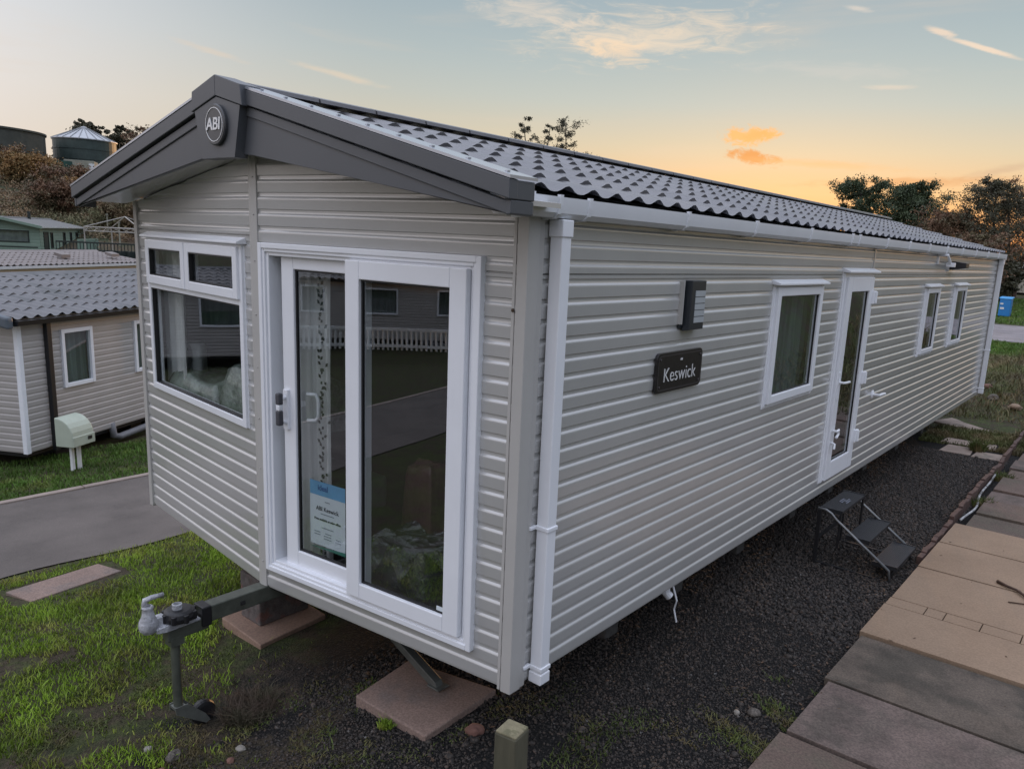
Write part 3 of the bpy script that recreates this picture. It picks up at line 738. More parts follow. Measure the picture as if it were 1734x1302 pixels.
b = MB(FS); b.add([(q[0],.022,q[2]),(q[1],.022,q[2]),(q[1],.022,q[3]),(q[0],.022,q[3])], [(0,1,2,3)]); b.build('pane', M['cglass'], sdo, fix=False)
b = MB(FS); b.box(dq[0]+.035,dq[0]+.068,.046,.054,1.14,1.39); b.tube([(dq[0]+.05,.05,1.30),(dq[0]+.05,.095,1.30),(dq[0]+.065,.10,1.30),(dq[0]+.19,.10,1.295)], .011, 8); b.build('handle', M['upvc'], sdo, bevel=.003)
b = MB(FS); b.tube([(dq[0]+.05,.05,.86),(dq[0]+.05,.085,.86),(dq[0]+.08,.09,.87),(dq[0]+.085,.09,.83),(dq[0]+.05,.085,.80)], .012, 8); b.tube([(dq[0]+.05,.05,.75),(dq[0]+.05,.08,.74),(dq[0]+.03,.085,.70)], .011, 8); b.build('door_lock', M['upvc'], sdo)
for z in (2.03,1.27,.70):
    b = MB(FS); b.box(dq[1]-.03,dq[1]+.052,.040,.064,z-.06,z+.06); b.tube([(dq[1]+.012,.07,z-.055),(dq[1]+.012,.07,z+.055)], .014, 8); b.build('hinge', M['upvc'], sdo, bevel=.004)
b = MB(FS); b.prism([(.0,SD[3]+.004),(.07,SD[3]+.0),(.07,SD[3]+.014),(.0,SD[3]+.04)], 0, SD[0]-.02, SD[1]+.05); b.build('drip_cap', M['upvc'], sdo, bevel=.002)

b = MB(FS); b.box(4.97,5.0,.009,.0135,2.30,2.50); b.build('joint_strip', M['clad'], van, bevel=.002)
# lamp, name plate, and the bits of the long wall
b = MB(FS); b.box(1.352,1.535,.0,.02,1.93,2.19); b.prism([(.02,1.915),(.068,1.925),(.068,2.205),(.02,2.205)], 0, 1.375, 1.545)
olamp = b.build('outside_light', M['lamp_body'], van, bevel=.004)
for k in range(5):
    b = MB(FS); z = 1.965+k*.0375; b.box(1.420,1.540,.066,.0705,z,z+.033); b.box(1.5445,1.548,.03,.066,z,z+.033); b.build('lamp_lens', M['lens'], olamp)
b = MB(FS); b.box(1.345,1.357,.0,.032,1.955,2.20); b.build('back_plate_edge', M['trim'], olamp)
def rrect(u0, u1, z0, z1, r, n=5):
    o = []
    for (cx, cz, a0) in ((u1-r, z1-r, 0), (u0+r, z1-r, 90), (u0+r, z0+r, 180), (u1-r, z0+r, 270)):
        for k in range(n): a = R(a0+90*k/(n-1)); o.append((cx+r*math.cos(a), cz+r*math.sin(a)))
    return o
b = MB(FS); pl = rrect(1.120,1.655,1.572,1.802,.035); n = len(pl)
b.add([(p[0],.010,p[1]) for p in pl]+[(p[0],.026,p[1]) for p in pl], [tuple(range(n, 2*n))]+[(i,(i+1) % n,n+(i+1) % n,n+i) for i in range(n)])
npl = b.build('name_plate', M['plate'], van, bevel=.003)
b = MB(FS); pl2 = rrect(1.134,1.641,1.586,1.788,.028); pl3 = rrect(1.141,1.634,1.593,1.781,.023)
b.add([(p[0],.0275,p[1]) for p in pl2]+[(p[0],.0275,p[1]) for p in pl3], [(i,(i+1) % n,n+(i+1) % n,n+i) for i in range(n)])
for (u_, z_) in ((1.155,1.765),(1.62,1.765),(1.62,1.608),(1.155,1.608)): b.lathe([(.007,.0),(.007,.005),(.003,.007)], (u_,.026,z_), 8, 1)
b.build('plate_border', mat('grey_plate_border', (.05,.045,.047), .4, .1), npl, fix=False)
put_text('lettering', 'Keswick', .116, (.0268,1.386,1.668), (0,1,0), (0,0,1), M['silver'], npl, bold=-.0008, sx=.98, depth=.0012)
put_text('emblem', 'ABI', .018, (.0268,1.395,1.752), (0,1,0), (0,0,1), M['silver'], npl, bold=.0006, depth=.0012)
b = MB(FS); b.box(7.50,7.56,.0,.02,2.36,2.50); b.tube([(7.53,.02,2.47),(7.53,.11,2.47),(7.62,.12,2.40),(7.66,.12,2.36)], .017, 8); b.box(7.64,7.72,.08,.17,2.335,2.385); b.build('aerial_bracket', M['upvc'], van, bevel=.004)
b = MB(FS); b.box(8.10,8.16,.0,.02,2.28,2.42); b.build('flood_light_mount', M['trim'], van)
b = MB(FS); b.box(8.14,8.20,.02,.05,2.30,2.40); b.prism([(.04,2.30),(.20,2.33),(.20,2.39),(.04,2.405)], 0, 8.17, 8.36); b.build('flood_light', M['blackpl'], van, bevel=.006)
b = MB(FS); b.lathe([(.045,0),(.045,.012),(.02,.02)], (5.52,.0,1.03), 14, 1); b.tube([(5.52,.01,1.03),(5.52,.075,1.03),(5.60,.085,1.035),(5.68,.085,1.03)], .014, 8); b.build('wall_outlet', M['upvc'], van)
# towing arm, coupling and prop wheel
X = -1.83
b = MB(); b.prism([(X-.045,.165),(X+.045,.165),(X+.045,.262),(X-.045,.262)], 1, -.56, .4)
db = b.build('drawbar', M['galv'], van, bevel=.006)
b = MB(); b.prism([(X-.034,.125),(X+.034,.125),(X+.034,.200),(X-.034,.200)], 1, -.79, -.555); b.build('drawbar_nose', M['galv'], db, bevel=.006)
b = MB(); b.box(X-.052,X+.052,-.600,-.545,.150,.268); b.build('rubber_sleeve', M['blackpl'], db, bevel=.006)
b = MB(); b.box(X+.046,X+.049,-.37,-.34,.20,.225); b.lathe([(.012,0),(.012,.006)], (X+.046,-.355,.215), 10, 0); b.build('bolt', M['dark'], db)
b = MB()
b.prism([(-.85,.228),(-.80,.236),(-.70,.218),(-.61,.214),(-.61,.200),(-.80,.196),(-.85,.205)], 0, X-.048, X+.048)
b.lathe([(.004,-.060),(.030,-.056),(.047,-.034),(.051,-.008),(.046,.016),(.036,.034),(.030,.055),(.027,.082),(.031,.092),(.027,.100),(.004,.102)], (X,-.872,.262), 18, 2)
b.box(X-.026,X+.026,-.85,-.79,.205,.285); b.prism([(-.80,.23),(-.70,.218),(-.70,.245),(-.79,.275)], 0, X-.03, X+.03)
for q_ in (-.83,-.69,-.64): b.lathe([(.011,.21),(.011,.232),(.006,.236)], (X+.036,q_,0), 8, 2)
cph = b.build('coupling_head', M['zinc'], db, bevel=.005); smooth_by_angle(cph, 50)
b = MB(); b.tube([(X,-.865,.355),(X-.004,-.888,.375),(X-.002,-.884,.398),(X+.006,-.85,.407),(X+.012,-.79,.408)], [.014,.016,.015,.014,.011], 10); b.build('coupling_lever', M['zinc'], db, smooth=True)
b = MB(); b.lathe([(.02,.225),(.062,.232),(.082,.244),(.085,.268),(.078,.292),(.06,.300),(.03,.302)], (X+.02,-.715,0), 28, 2)
for k in range(8):
    a = k*math.pi/4; b.tube([(X+.02+.078*math.cos(a),-.715+.078*math.sin(a),.240),(X+.02+.078*math.cos(a),-.715+.078*math.sin(a),.288)], .016, 8)
b.build('hand_wheel', M['blackpl'], db, bevel=.004)
b = MB(); b.lathe([(.026,.295),(.026,.330),(.019,.332),(.019,.31),(.0,.31)], (X+.02,-.725,0), 18, 2); b.build('screw_cap', M['zinc'], db)
b = MB(); b.lathe([(.025,-.305),(.025,.17)], (X,-.738,0), 16, 2); b.box(X-.036,X+.036,-.775,-.70,.09,.14)
jw = b.build('prop_leg', M['galv'], van); smooth_by_angle(jw, 40)
b = MB()
for sx_ in (-.036,.036):
    b.prism([(-.77,-.285),(-.70,-.285),(-.60,-.395),(-.575,-.445),(-.60,-.455),(-.64,-.425),(-.768,-.325)], 0, X+sx_-.003, X+sx_+.003)
b.box(X-.036,X+.036,-.768,-.71,-.305,-.290); b.build('wheel_fork', mat('bare_fork_steel', (.17,.18,.165), .4, .2, 14, metal=.4), jw)
b = MB(); b.lathe([(.012,-.034),(.05,-.028),(.066,-.023),(.072,-.01),(.072,.01),(.066,.023),(.05,.028),(.012,.028)], (X,-.60,-.398), 24, 0); b.build('prop_wheel', M['blackpl'], jw)
# corner steady
b = MB(); b.prism([(-1.95,.245),(-1.86,.245),(-.815,-.185),(-.80,-.218),(-.86,-.222),(-.90,-.205)], 1, .285,.34); b.box(-.87,-.77,.27,.36,-.2225,-.2125)
b.build('corner_steady', mat('grey_green_steel', (.12,.125,.115), .5, .2, 12, metal=.4), van, bevel=.003)

# ------------------------------------------------------------------ things seen through its glass
def curtain(name, F, u0, u1, w, z0, z1, folds, label, cat='curtain', m=None, group=None, taper=0.0, edge=None):
    def f(s, t):
        uu = u0+(u1-u0)*s; zz = z0+(z1-z0)*t
        pin = 1-taper*math.exp(-((t-.35)/.22)**2); c_ = u1
        uu = c_+(uu-c_)*pin
        return (uu, w+.022*math.sin(s*folds*6.28+.6*math.sin(t*3))+.008*math.sin(s*folds*15), zz)
    root = empty(name, tuple(fpt(F, (u0+u1)/2, w, z0)), label, cat, group)
    b = MB(F); b.grid(f, 60, 16); o = b.build('fabric', m or M['curtain'], root, smooth=True, fix=False)
    if edge:
        b = MB(F); rr = random.Random(3)
        e0, e1 = edge; z = z0+.05
        while z < z1-.03:
            for k in range(2):
                uu = rr.uniform(e0, e1); zc = z+rr.uniform(-.01,.01); a = rr.uniform(.5,1.1)*(1 if k else -1)
                s_ = (uu-u0)/(u1-u0); ww = w+.022*math.sin(s_*folds*6.28)+.034; L_ = rr.uniform(.022,.04); h_ = .011
                ca, sa = math.sin(a), math.cos(a)
                b.add([(uu,ww,zc),(uu+ca*L_*.5-sa*h_,ww,zc+sa*L_*.5+ca*h_),(uu+ca*L_,ww,zc+sa*L_),(uu+ca*L_*.5+sa*h_,ww,zc+sa*L_*.5-ca*h_)], [(0,1,2,3)])
            z += .034
        b.build('leaf_pattern', M['leaf_print'], o, fix=False)
    return root
curtain('curtain', FR, 1.42, 1.80, -.17, .47, 2.28, 3.5, 'pale curtain with dark leaf edging behind the left patio door pane', edge=(1.42,1.50))
curtain('curtain', FL, 1.40, 1.78, -.13, 1.0, 2.28, 3.5, 'pale curtain behind the left side of the front window')
curtain('curtain', FS, 2.72, 3.62, -.09, 1.25, 2.16, 6, 'grey net curtain behind the widest window of the long wall', m=M['netcurtain'])
# settee under its wrapping
st = empty('settee', (-2.85,.6,.42), 'grey green settee under clear wrapping inside the front window', 'settee')
def lumpbox(b, x0, x1, y0, y1, z0, z1, amp, sd, n=22, ridged=False):
    r = np.random.default_rng(sd); ph = r.uniform(0, 6.28, (8,)); fq = r.uniform(4, 16, (8, 2))
    def f(s, t):
        x = x0+(x1-x0)*s; y = y0+(y1-y0)*t; e = min(s, 1-s, t, 1-t); e = 1-(1-min(e/.12, 1))**2
        h = sum(math.sin(fq[k][0]*x+fq[k][1]*y+ph[k]) for k in range(8))/8
        if ridged: h = sum(1-2*abs(math.sin(.9*fq[k][0]*x-1.1*fq[k][1]*y+ph[k])) for k in range(8))/5
        return (x, y, z0+(z1-z0)*e+amp*h*(.4+e))
    b.grid(f, n, n)
b = MB(); b.box(-3.55,-2.05,.10,.95,.42,.66); b.build('seat', M['sofa'], st, bevel=.03)
b = MB(); b.box(-3.55,-2.0,.06,.36,.66,1.12); b.build('backrest', M['sofa'], st, bevel=.06)
b = MB(); lumpbox(b, -3.5,-2.75,.02,.60,1.10,1.33,.05,3); lumpbox(b,-2.72,-1.95,.02,.60,1.10,1.46,.055,5); b.build('clear_wrapping', M['swrap'], st, smooth=True, fix=False)
cu = empty('cushion', (-3.36,.20,1.14), 'small white cushion with black leaf print beside the window curtain', 'cushion')
b = MB()
def cush(s, t):
    a = math.pi*2*s; e = math.sin(math.pi*t); sq = lambda v: math.copysign(abs(v)**.5, v)
    return (-3.36+.10*sq(math.cos(a))*e**.5*.9, .20+.055*(1 if math.cos(math.pi*t)>0 else -1)*(e**.9), 1.34+.20*sq(math.sin(a))*e**.5)
b.grid(cush, 33, 15); b.build('cover', M['curtain'], cu, smooth=True)
b = MB(); rr = random.Random(9)
for k in range(26):
    x = rr.uniform(-3.44,-3.30); z = rr.uniform(1.2,1.48); a = rr.uniform(-.8,.8); L_ = .045; ca, sa = math.sin(a), math.cos(a); h_ = .012
    b.add([(x,.132,z),(x+ca*L_/2-sa*h_,.130,z+sa*L_/2+ca*h_),(x+ca*L_,.132,z+sa*L_),(x+ca*L_/2+sa*h_,.130,z+sa*L_/2-ca*h_)], [(0,1,2,3)])
b.build('leaf_pattern', M['leaf_print'], cu, fix=False)
bn = empty('wrapped_bundle', (-1.12,.42,.42), 'crumpled clear plastic heap on the floor behind the right patio pane', 'plastic wrap')
b = MB(); lumpbox(b, -1.50,-.72,.10,.72,.42,.60,.085,11,60,True); b.build('plastic_sheet', M['wrap'], bn, smooth=False, fix=False)
pk = MB(); lumpbox(pk, -1.50,-1.22,.60,.82,.42,.98,.05,17,26,True); po = pk.build('folded_blanket', M['pink'], None, smooth=True, fix=False)
tag(po, 'dull pinkish folded blanket standing behind the plastic heap indoors', 'blanket')
sf = MB(); sf.box(-2.6,-1.7,2.6,3.2,.42,1.15); so = sf.build('kitchen_unit', mat('dark_wood_unit', (.075,.055,.04), .6, .15), None, bevel=.01); tag(so, 'dark brown wooden unit in the room behind the patio doors', 'furniture')
# paper notice taped inside the left leaf
nu0, nu1, nz0, nz1, nw = 1.178, 1.466, .600, .998, -.045
no = empty('paper_notice', tuple(fpt(FR, nu1, nw, nz0)), 'white paper notice with blue header taped inside the patio door', 'notice')
b = MB(FR); b.box(nu0,nu1,nw,nw+.002,nz0+.018,nz1-.083); b.build('sheet', M['paper'], no)
b = MB(FR); b.box(nu0,nu1,nw,nw+.002,nz1-.082,nz1); b.build('header_band', M['blueband'], no)
b = MB(FR); b.prism([(nu0,nz0),(nu0,nz0+.022),(nu1,nz0+.0)], 1, nw, nw+.003); b.build('footer_band', M['greenband'], no)
ex = -Vector((FR[1][0], FR[1][1], 0)); nuc = (nu0+nu1)/2
put_text('lettering', 'ideal', .046, fpt(FR, nuc+.035, nw+.004, nz1-.036), ex, (0,0,1), M['inkblue'], no, bold=.001, depth=.0005)
put_text('lettering', 'ABI Keswick', .036, fpt(FR, nuc, nw+.004, nz1-.158), ex, (0,0,1), M['ink'], no, depth=.0005)
put_text('lettering', 'Price available at sales office', .019, fpt(FR, nuc, nw+.004, nz1-.222), ex, (0,0,1), M['ink'], no, bold=.0004, depth=.0005)
b = MB(FR)
for (z, ua, ub) in ((.112,-.02,.02),(.188,-.055,.055),(.270,-.05,.05),(.300,.06,.11),(.300,-.03,.02),(.316,.06,.11),(.316,-.03,.03),(.316,-.11,-.07),(.332,-.03,.03),(.332,-.11,-.06)):
    b.box(nuc+ua, nuc+ub, nw+.003, nw+.0036, nz1-z-.0028, nz1-z+.0028)
b.build('small_print', M['greyink'], no)

# ------------------------------------------------------------------ what stands under and around the caravan
GZ = lambda x, y: float(ground_z(x, y))
def slab_thing(name, poly, z0, z1, m, label, cat, group=None, tilt=None, bev=.008):
    b = MB(); b.prism(poly, 2, z0, z1); o = b.build(name, m, None, bevel=bev); return tag(o, label, cat, group)
slab_thing('paving_slab', [(-1.115,-.055),(-.545,-.035),(-.565,.548),(-1.185,.405)], -.32, -.240, M['slab'], 'pinkish square paving slab under the steel corner leg below the patio door', 'paving slab')
slab_thing('base_board', [(-2.75,.015),(-2.21,-.005),(-2.258,.55),(-2.80,.57)], -.44, -.370, M['ply'], 'pinkish flat board under the rough block beneath the towing arm', 'board')
b = MB(); b.prism([(-2.68,-.3695),(-2.43,-.3695),(-2.43,-.02),(-2.68,-.02)], 1, .125, .52)
bl = b.build('concrete_block', M['block'], None, bevel=.01); tag(bl, 'rough red grey concrete block on the board beneath the towing arm', 'concrete block')
for (y, w) in ((1.62,'nearest the front corner'),(2.55,'second from the front corner'),(3.70,'just before the metal steps'),(4.95,'just past the metal steps'),(6.1,'fifth from the front corner'),(7.4,'sixth from the front corner'),(8.9,'next to last from the front'),(10.4,'farthest from the front corner')):
    g = GZ(-.28, y); sp_ = empty('support_stack', (-.28,y,g), 'grey block stack with screw jack under the long wall, '+w, 'support', 'support stacks under the long wall')
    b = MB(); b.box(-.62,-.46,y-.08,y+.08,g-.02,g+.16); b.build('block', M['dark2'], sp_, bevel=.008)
    b = MB(); b.lathe([(.06,g+.19),(.055,g+.22),(.022,g+.23),(.022,.17),(.05,.175),(.05,.20)], (-.52,y,0), 12); b.build('jack', mat('grey_jack', (.12,.125,.13), .5, .2, metal=.3) if 'jack' not in M else M['jack'], sp_)
# white drain end with a dangling strap under the edge
b = MB(); b.tube([(-.10,1.66,.28),(-.09,1.66,.16),(-.07,1.68,.13)], .03, 10); b.tube([(-.06,1.70,.20),(-.03,1.71,.10),(-.05,1.72,.03),(-.03,1.73,-.06)], .006, 6)
tag(b.build('drain_end', M['upvc'], None), 'short white drain end with a dangling strap under the caravan edge', 'drain pipe')

# entry steps
es = empty('entry_steps', (.4,4.3,-.27), 'black metal three-tread folding steps standing below the side door', 'steps')
ya, yb_ = 3.96, 4.64
TR = [(.115,.305,.235),(.360,.555,.035),(.595,.795,-.130)]
for k, (x0, x1, z) in enumerate(TR):
    b = MB(); b.box(x0,x1,ya+.02,yb_-.02,z-.022,z)
    for q in range(14):
        xx = x0+.008+(x1-x0-.016)*q/13; b.box(xx-.0025,xx+.0025,ya+.022,yb_-.022,z,z+.003)
    for yy in (ya+.014, yb_-.026): b.box(x0,x1,yy,yy+.012,z-.03,z+.006)
    t_ = b.build('tread', M['tread'], es)
    if k == 0:
        b = MB(); rr = random.Random(4)
        for q in range(4): u = rr.uniform(4.2,4.36); b.box(.19+.02*q,.202+.02*q,u,u+.12,z+.003,z+.005)
        b.build('scuff_mark', mat('pale_scuff', (.12,.13,.16), .5, .2), t_)
for y in (ya, yb_):
    b = MB(); b.tube([(.10,y,.225),(.17,y,.225),(.225,y,.20),(.27,y,.155),(.74,y,-.165),(.755,y,-.262)], .0125, 8); b.build('side_rail', M['stepsteel'], es, smooth=True)
    b = MB(); b.box(.105,.135,y-.014,y+.014,-.275,.22); b.build('rear_leg', M['blackpl'], es, bevel=.003)
    b = MB(); b.box(.105,.76,y-.012,y+.012,-.275,-.255); b.build('ground_bar', M['blackpl'], es, bevel=.003)
for q_ in ((.11,.13,ya,yb_,-.06,-.035),(.72,.745,ya,yb_,-.275,-.255),(.285,.30,ya+.01,ya+.04,-.10,.21),(.285,.30,yb_-.04,yb_-.01,-.10,.21)):
    b = MB(); b.box(*q_); b.build('brace', M['blackpl'], es)

# near post
po = empty('wooden_post', (.43,-.48,-.26), 'square weathered wooden post with pale end grain in front of the caravan corner', 'post')
def rotbox(b, cx, cy_, h, a, z0, z1, jit=0):
    c, s_ = math.cos(a), math.sin(a); pts = [(cx+p*c-q*s_, cy_+p*s_+q*c) for p, q in ((-h,-h),(h,-h),(h,h),(-h,h))]
    b.prism(pts, 2, z0, z1)
b = MB(); rotbox(b, .43,-.48,.050,R(8),-.4,.492); b.build('shaft', M['wood'], po, bevel=.006)
b = MB(); c_ = R(8)
ring0 = []; 
rotbox(b, .43,-.48,.0475,R(8),.490,.5005); b.build('end_grain', M['woodtop'], po, bevel=.006)

# edging boards and cable beside the far path
for k, (x0, y0, x1, y1, h, lb) in enumerate(((.845,4.55,.845,5.86,.085,'thin red brown edging board along the buff concrete'),(.835,5.88,.825,7.35,.11,'split red brown edging board beside the white cable'),(.815,7.37,.85,9.0,.11,'red brown edging board beyond the white cable'),(.83,9.03,.80,11.4,.11,'farthest red brown edging board by the tufts'))):
    b = MB(); n = 10; xs = [x0+(x1-x0)*i/n+.006*math.sin(i*2.3+k) for i in range(n+1)]; ys = [y0+(y1-y0)*i/n for i in range(n+1)]
    for i in range(n):
        zt = -.27+h+.012*math.sin(i*1.7+k*2)
        b.prism([(xs[i]-.022,ys[i]),(xs[i]+.022,ys[i]),(xs[i+1]+.022,ys[i+1]),(xs[i+1]-.022,ys[i+1])], 2, -.34, zt)
    tag(b.build('edging_board', M['timber'], None, bevel=.004), lb, 'edging board', 'edging boards along the path')
b = MB(); pts = [(.90+.03*math.sin(y*2.2)+.015*math.sin(y*5), y, -.215+.015*math.sin(y*3.3)) for y in np.arange(6.0,8.3,.12)]
b.tube(pts, .012, 8); tag(b.build('cable', mat('dirty_white_cable', (.34,.34,.34), .6, .5, 9, col2=(.06,.05,.045), f2=(.52,.58), s2=7), None, smooth=True), 'dirty white cable lying in the gap beside the split edging board', 'cable')
# stick and litter on the concrete
b = MB(); b.tube([(1.47,4.42,-.168),(1.55,4.36,-.166),(1.62,4.32,-.162),(1.70,4.22,-.160),(1.84,4.14,-.165)], [.014,.011,.010,.010,.008], 7); b.tube([(1.64,4.31,-.16),(1.70,4.22,-.168),(1.72,4.08,-.172)], [.009,.007,.005], 6); b.tube([(1.60,4.05,-.175),(1.72,4.10,-.172),(1.80,4.05,-.172)], [.005,.005,.003], 6)
tag(b.build('fallen_twig', M['twig'], None, smooth=True), 'rust brown forked stick lying on the buff concrete', 'stick')
def pebble(name, x, y, z, s, m, label, cat='stone', group=None, sd=0, flat=.65):
    bm = bmesh.new(); bmesh.ops.create_icosphere(bm, subdivisions=3, radius=1)
    r = np.random.default_rng(sd); k = r.uniform(-2.2,2.2,(4,3)); p = r.uniform(0,6.28,4); ax = s*np.array([r.uniform(.85,1.2), r.uniform(.7,1.0), flat])
    for v in bm.verts:
        q = np.array(v.co); d = 1+.10*sum(math.sin(k[i]@q+p[i]) for i in range(4))+.05*sum(math.sin(3.1*(k[i]@q)+2*p[i]) for i in range(4)); v.co = Vector(q*d*ax)
    me = bpy.data.meshes.new(name); bm.to_mesh(me); bm.free(); me.materials.append(m)
    me.polygons.foreach_set('use_smooth', [True]*len(me.polygons))
    o = bpy.data.objects.new(name, me); COL.objects.link(o); o.location = (x, y, z+s*flat*.55); o.rotation_euler = (0,0,r.uniform(0,6))
    return tag(o, label, cat, group)
SW_ = mat('pale_pebble', (.25,.23,.20), .7, .2, 20); SR = mat('red_sandstone', (.17,.085,.065), .85, .2, 12, .1, 50); SG = mat('grey_stone', (.12,.105,.09), .9, .35, 14, .5, 60, speck=(60,.6,1.3))
for (px, s, m_, lb, sd) in ((( -1.80,-.93),.022,SW_,'small pale pebble on the grass left of the prop wheel',1), ((-1.60,-.88),.042,SG,'grey brown rounded stone in the front gravel below the prop wheel',2),
        ((-1.52,-.99),.036,SR,'tan brown rounded stone at the grass edge in front',3), ((-.40,.19),.05,SR,'reddish stone on the gravel beside the wooden post',5),
        ((-1.30,-.72),.026,SR,'small red stone in the front gravel',6), ((-1.37,-.62),.022,SW_,'white sliver of stone in the front gravel',7), ((.68,1.42),.04,SG,'grey stone by the edge of the pinkish concrete',8),
        ((.60,1.36),.022,SW_,'small white stone by the edge of the pinkish concrete',9)):
    pebble('stone', px[0], px[1], GZ(*px), s, m_, lb, 'stone', None, sd)
# loose slabs in the grass
def on_ground(poly, lift, drop=.06):
    c = [sum(p[i] for p in poly)/len(poly) for i in (0,1)]; return GZ(*c)-drop, GZ(*c)+lift
a_, b_ = on_ground([(-4.73,-.70),(-4.44,-.63),(-4.53,.06),(-4.80,-.06)], .02)
slab_thing('paving_slab', [(-4.75,-.74),(-4.43,-.66),(-4.53,.06),(-4.82,-.02)], a_, b_, M['slab'], 'narrow pinkish slab set in the lawn beside the road', 'paving slab')
FSL = ((.005,9.32,.40,9.86,'pale broken slab end beside the far gravel'),(.42,9.30,.83,9.74,'pinkish slab end against the edging board'),(-.10,9.95,.62,10.35,'long pale slab between gravel and far grass'))
for (x0, y0, x1, y1, lb) in FSL:
    slab_thing('paving_slab', [(x0,y0),(x1,y0+.03),(x1-.03,y1),(x0+.02,y1-.03)], -.34, -.25, M['slabg'], lb, 'paving slab')
slab_thing('paving_slab', [(-.55,11.42),(.40,11.0),(.62,11.5),(-.35,11.98)], -.34, -.235, M['slabg'], 'pale slab lying beyond the mossy strip behind the caravan', 'paving slab')
for k, (x, y, s, m_, lb) in enumerate(((.05,13.3,.20,SG,'broken grey rubble lump at the foot of the far bank'),(.45,12.9,.22,mat('tan_rubble', (.24,.17,.12), .9, .2, 8),'tan rubble lump beside the far edging'),(-.15,13.9,.18,SR,'reddish rubble lump near the far downpipe'),(.75,13.4,.26,SG,'large grey rubble lump right of the tan one'),(1.0,12.2,.2,SG,'grey rubble lump at the end of the path'))):
    pebble('rubble', x, y, GZ(x,y)-.03, s*.62, m_, lb, 'rubble', None, 20+k, .55)

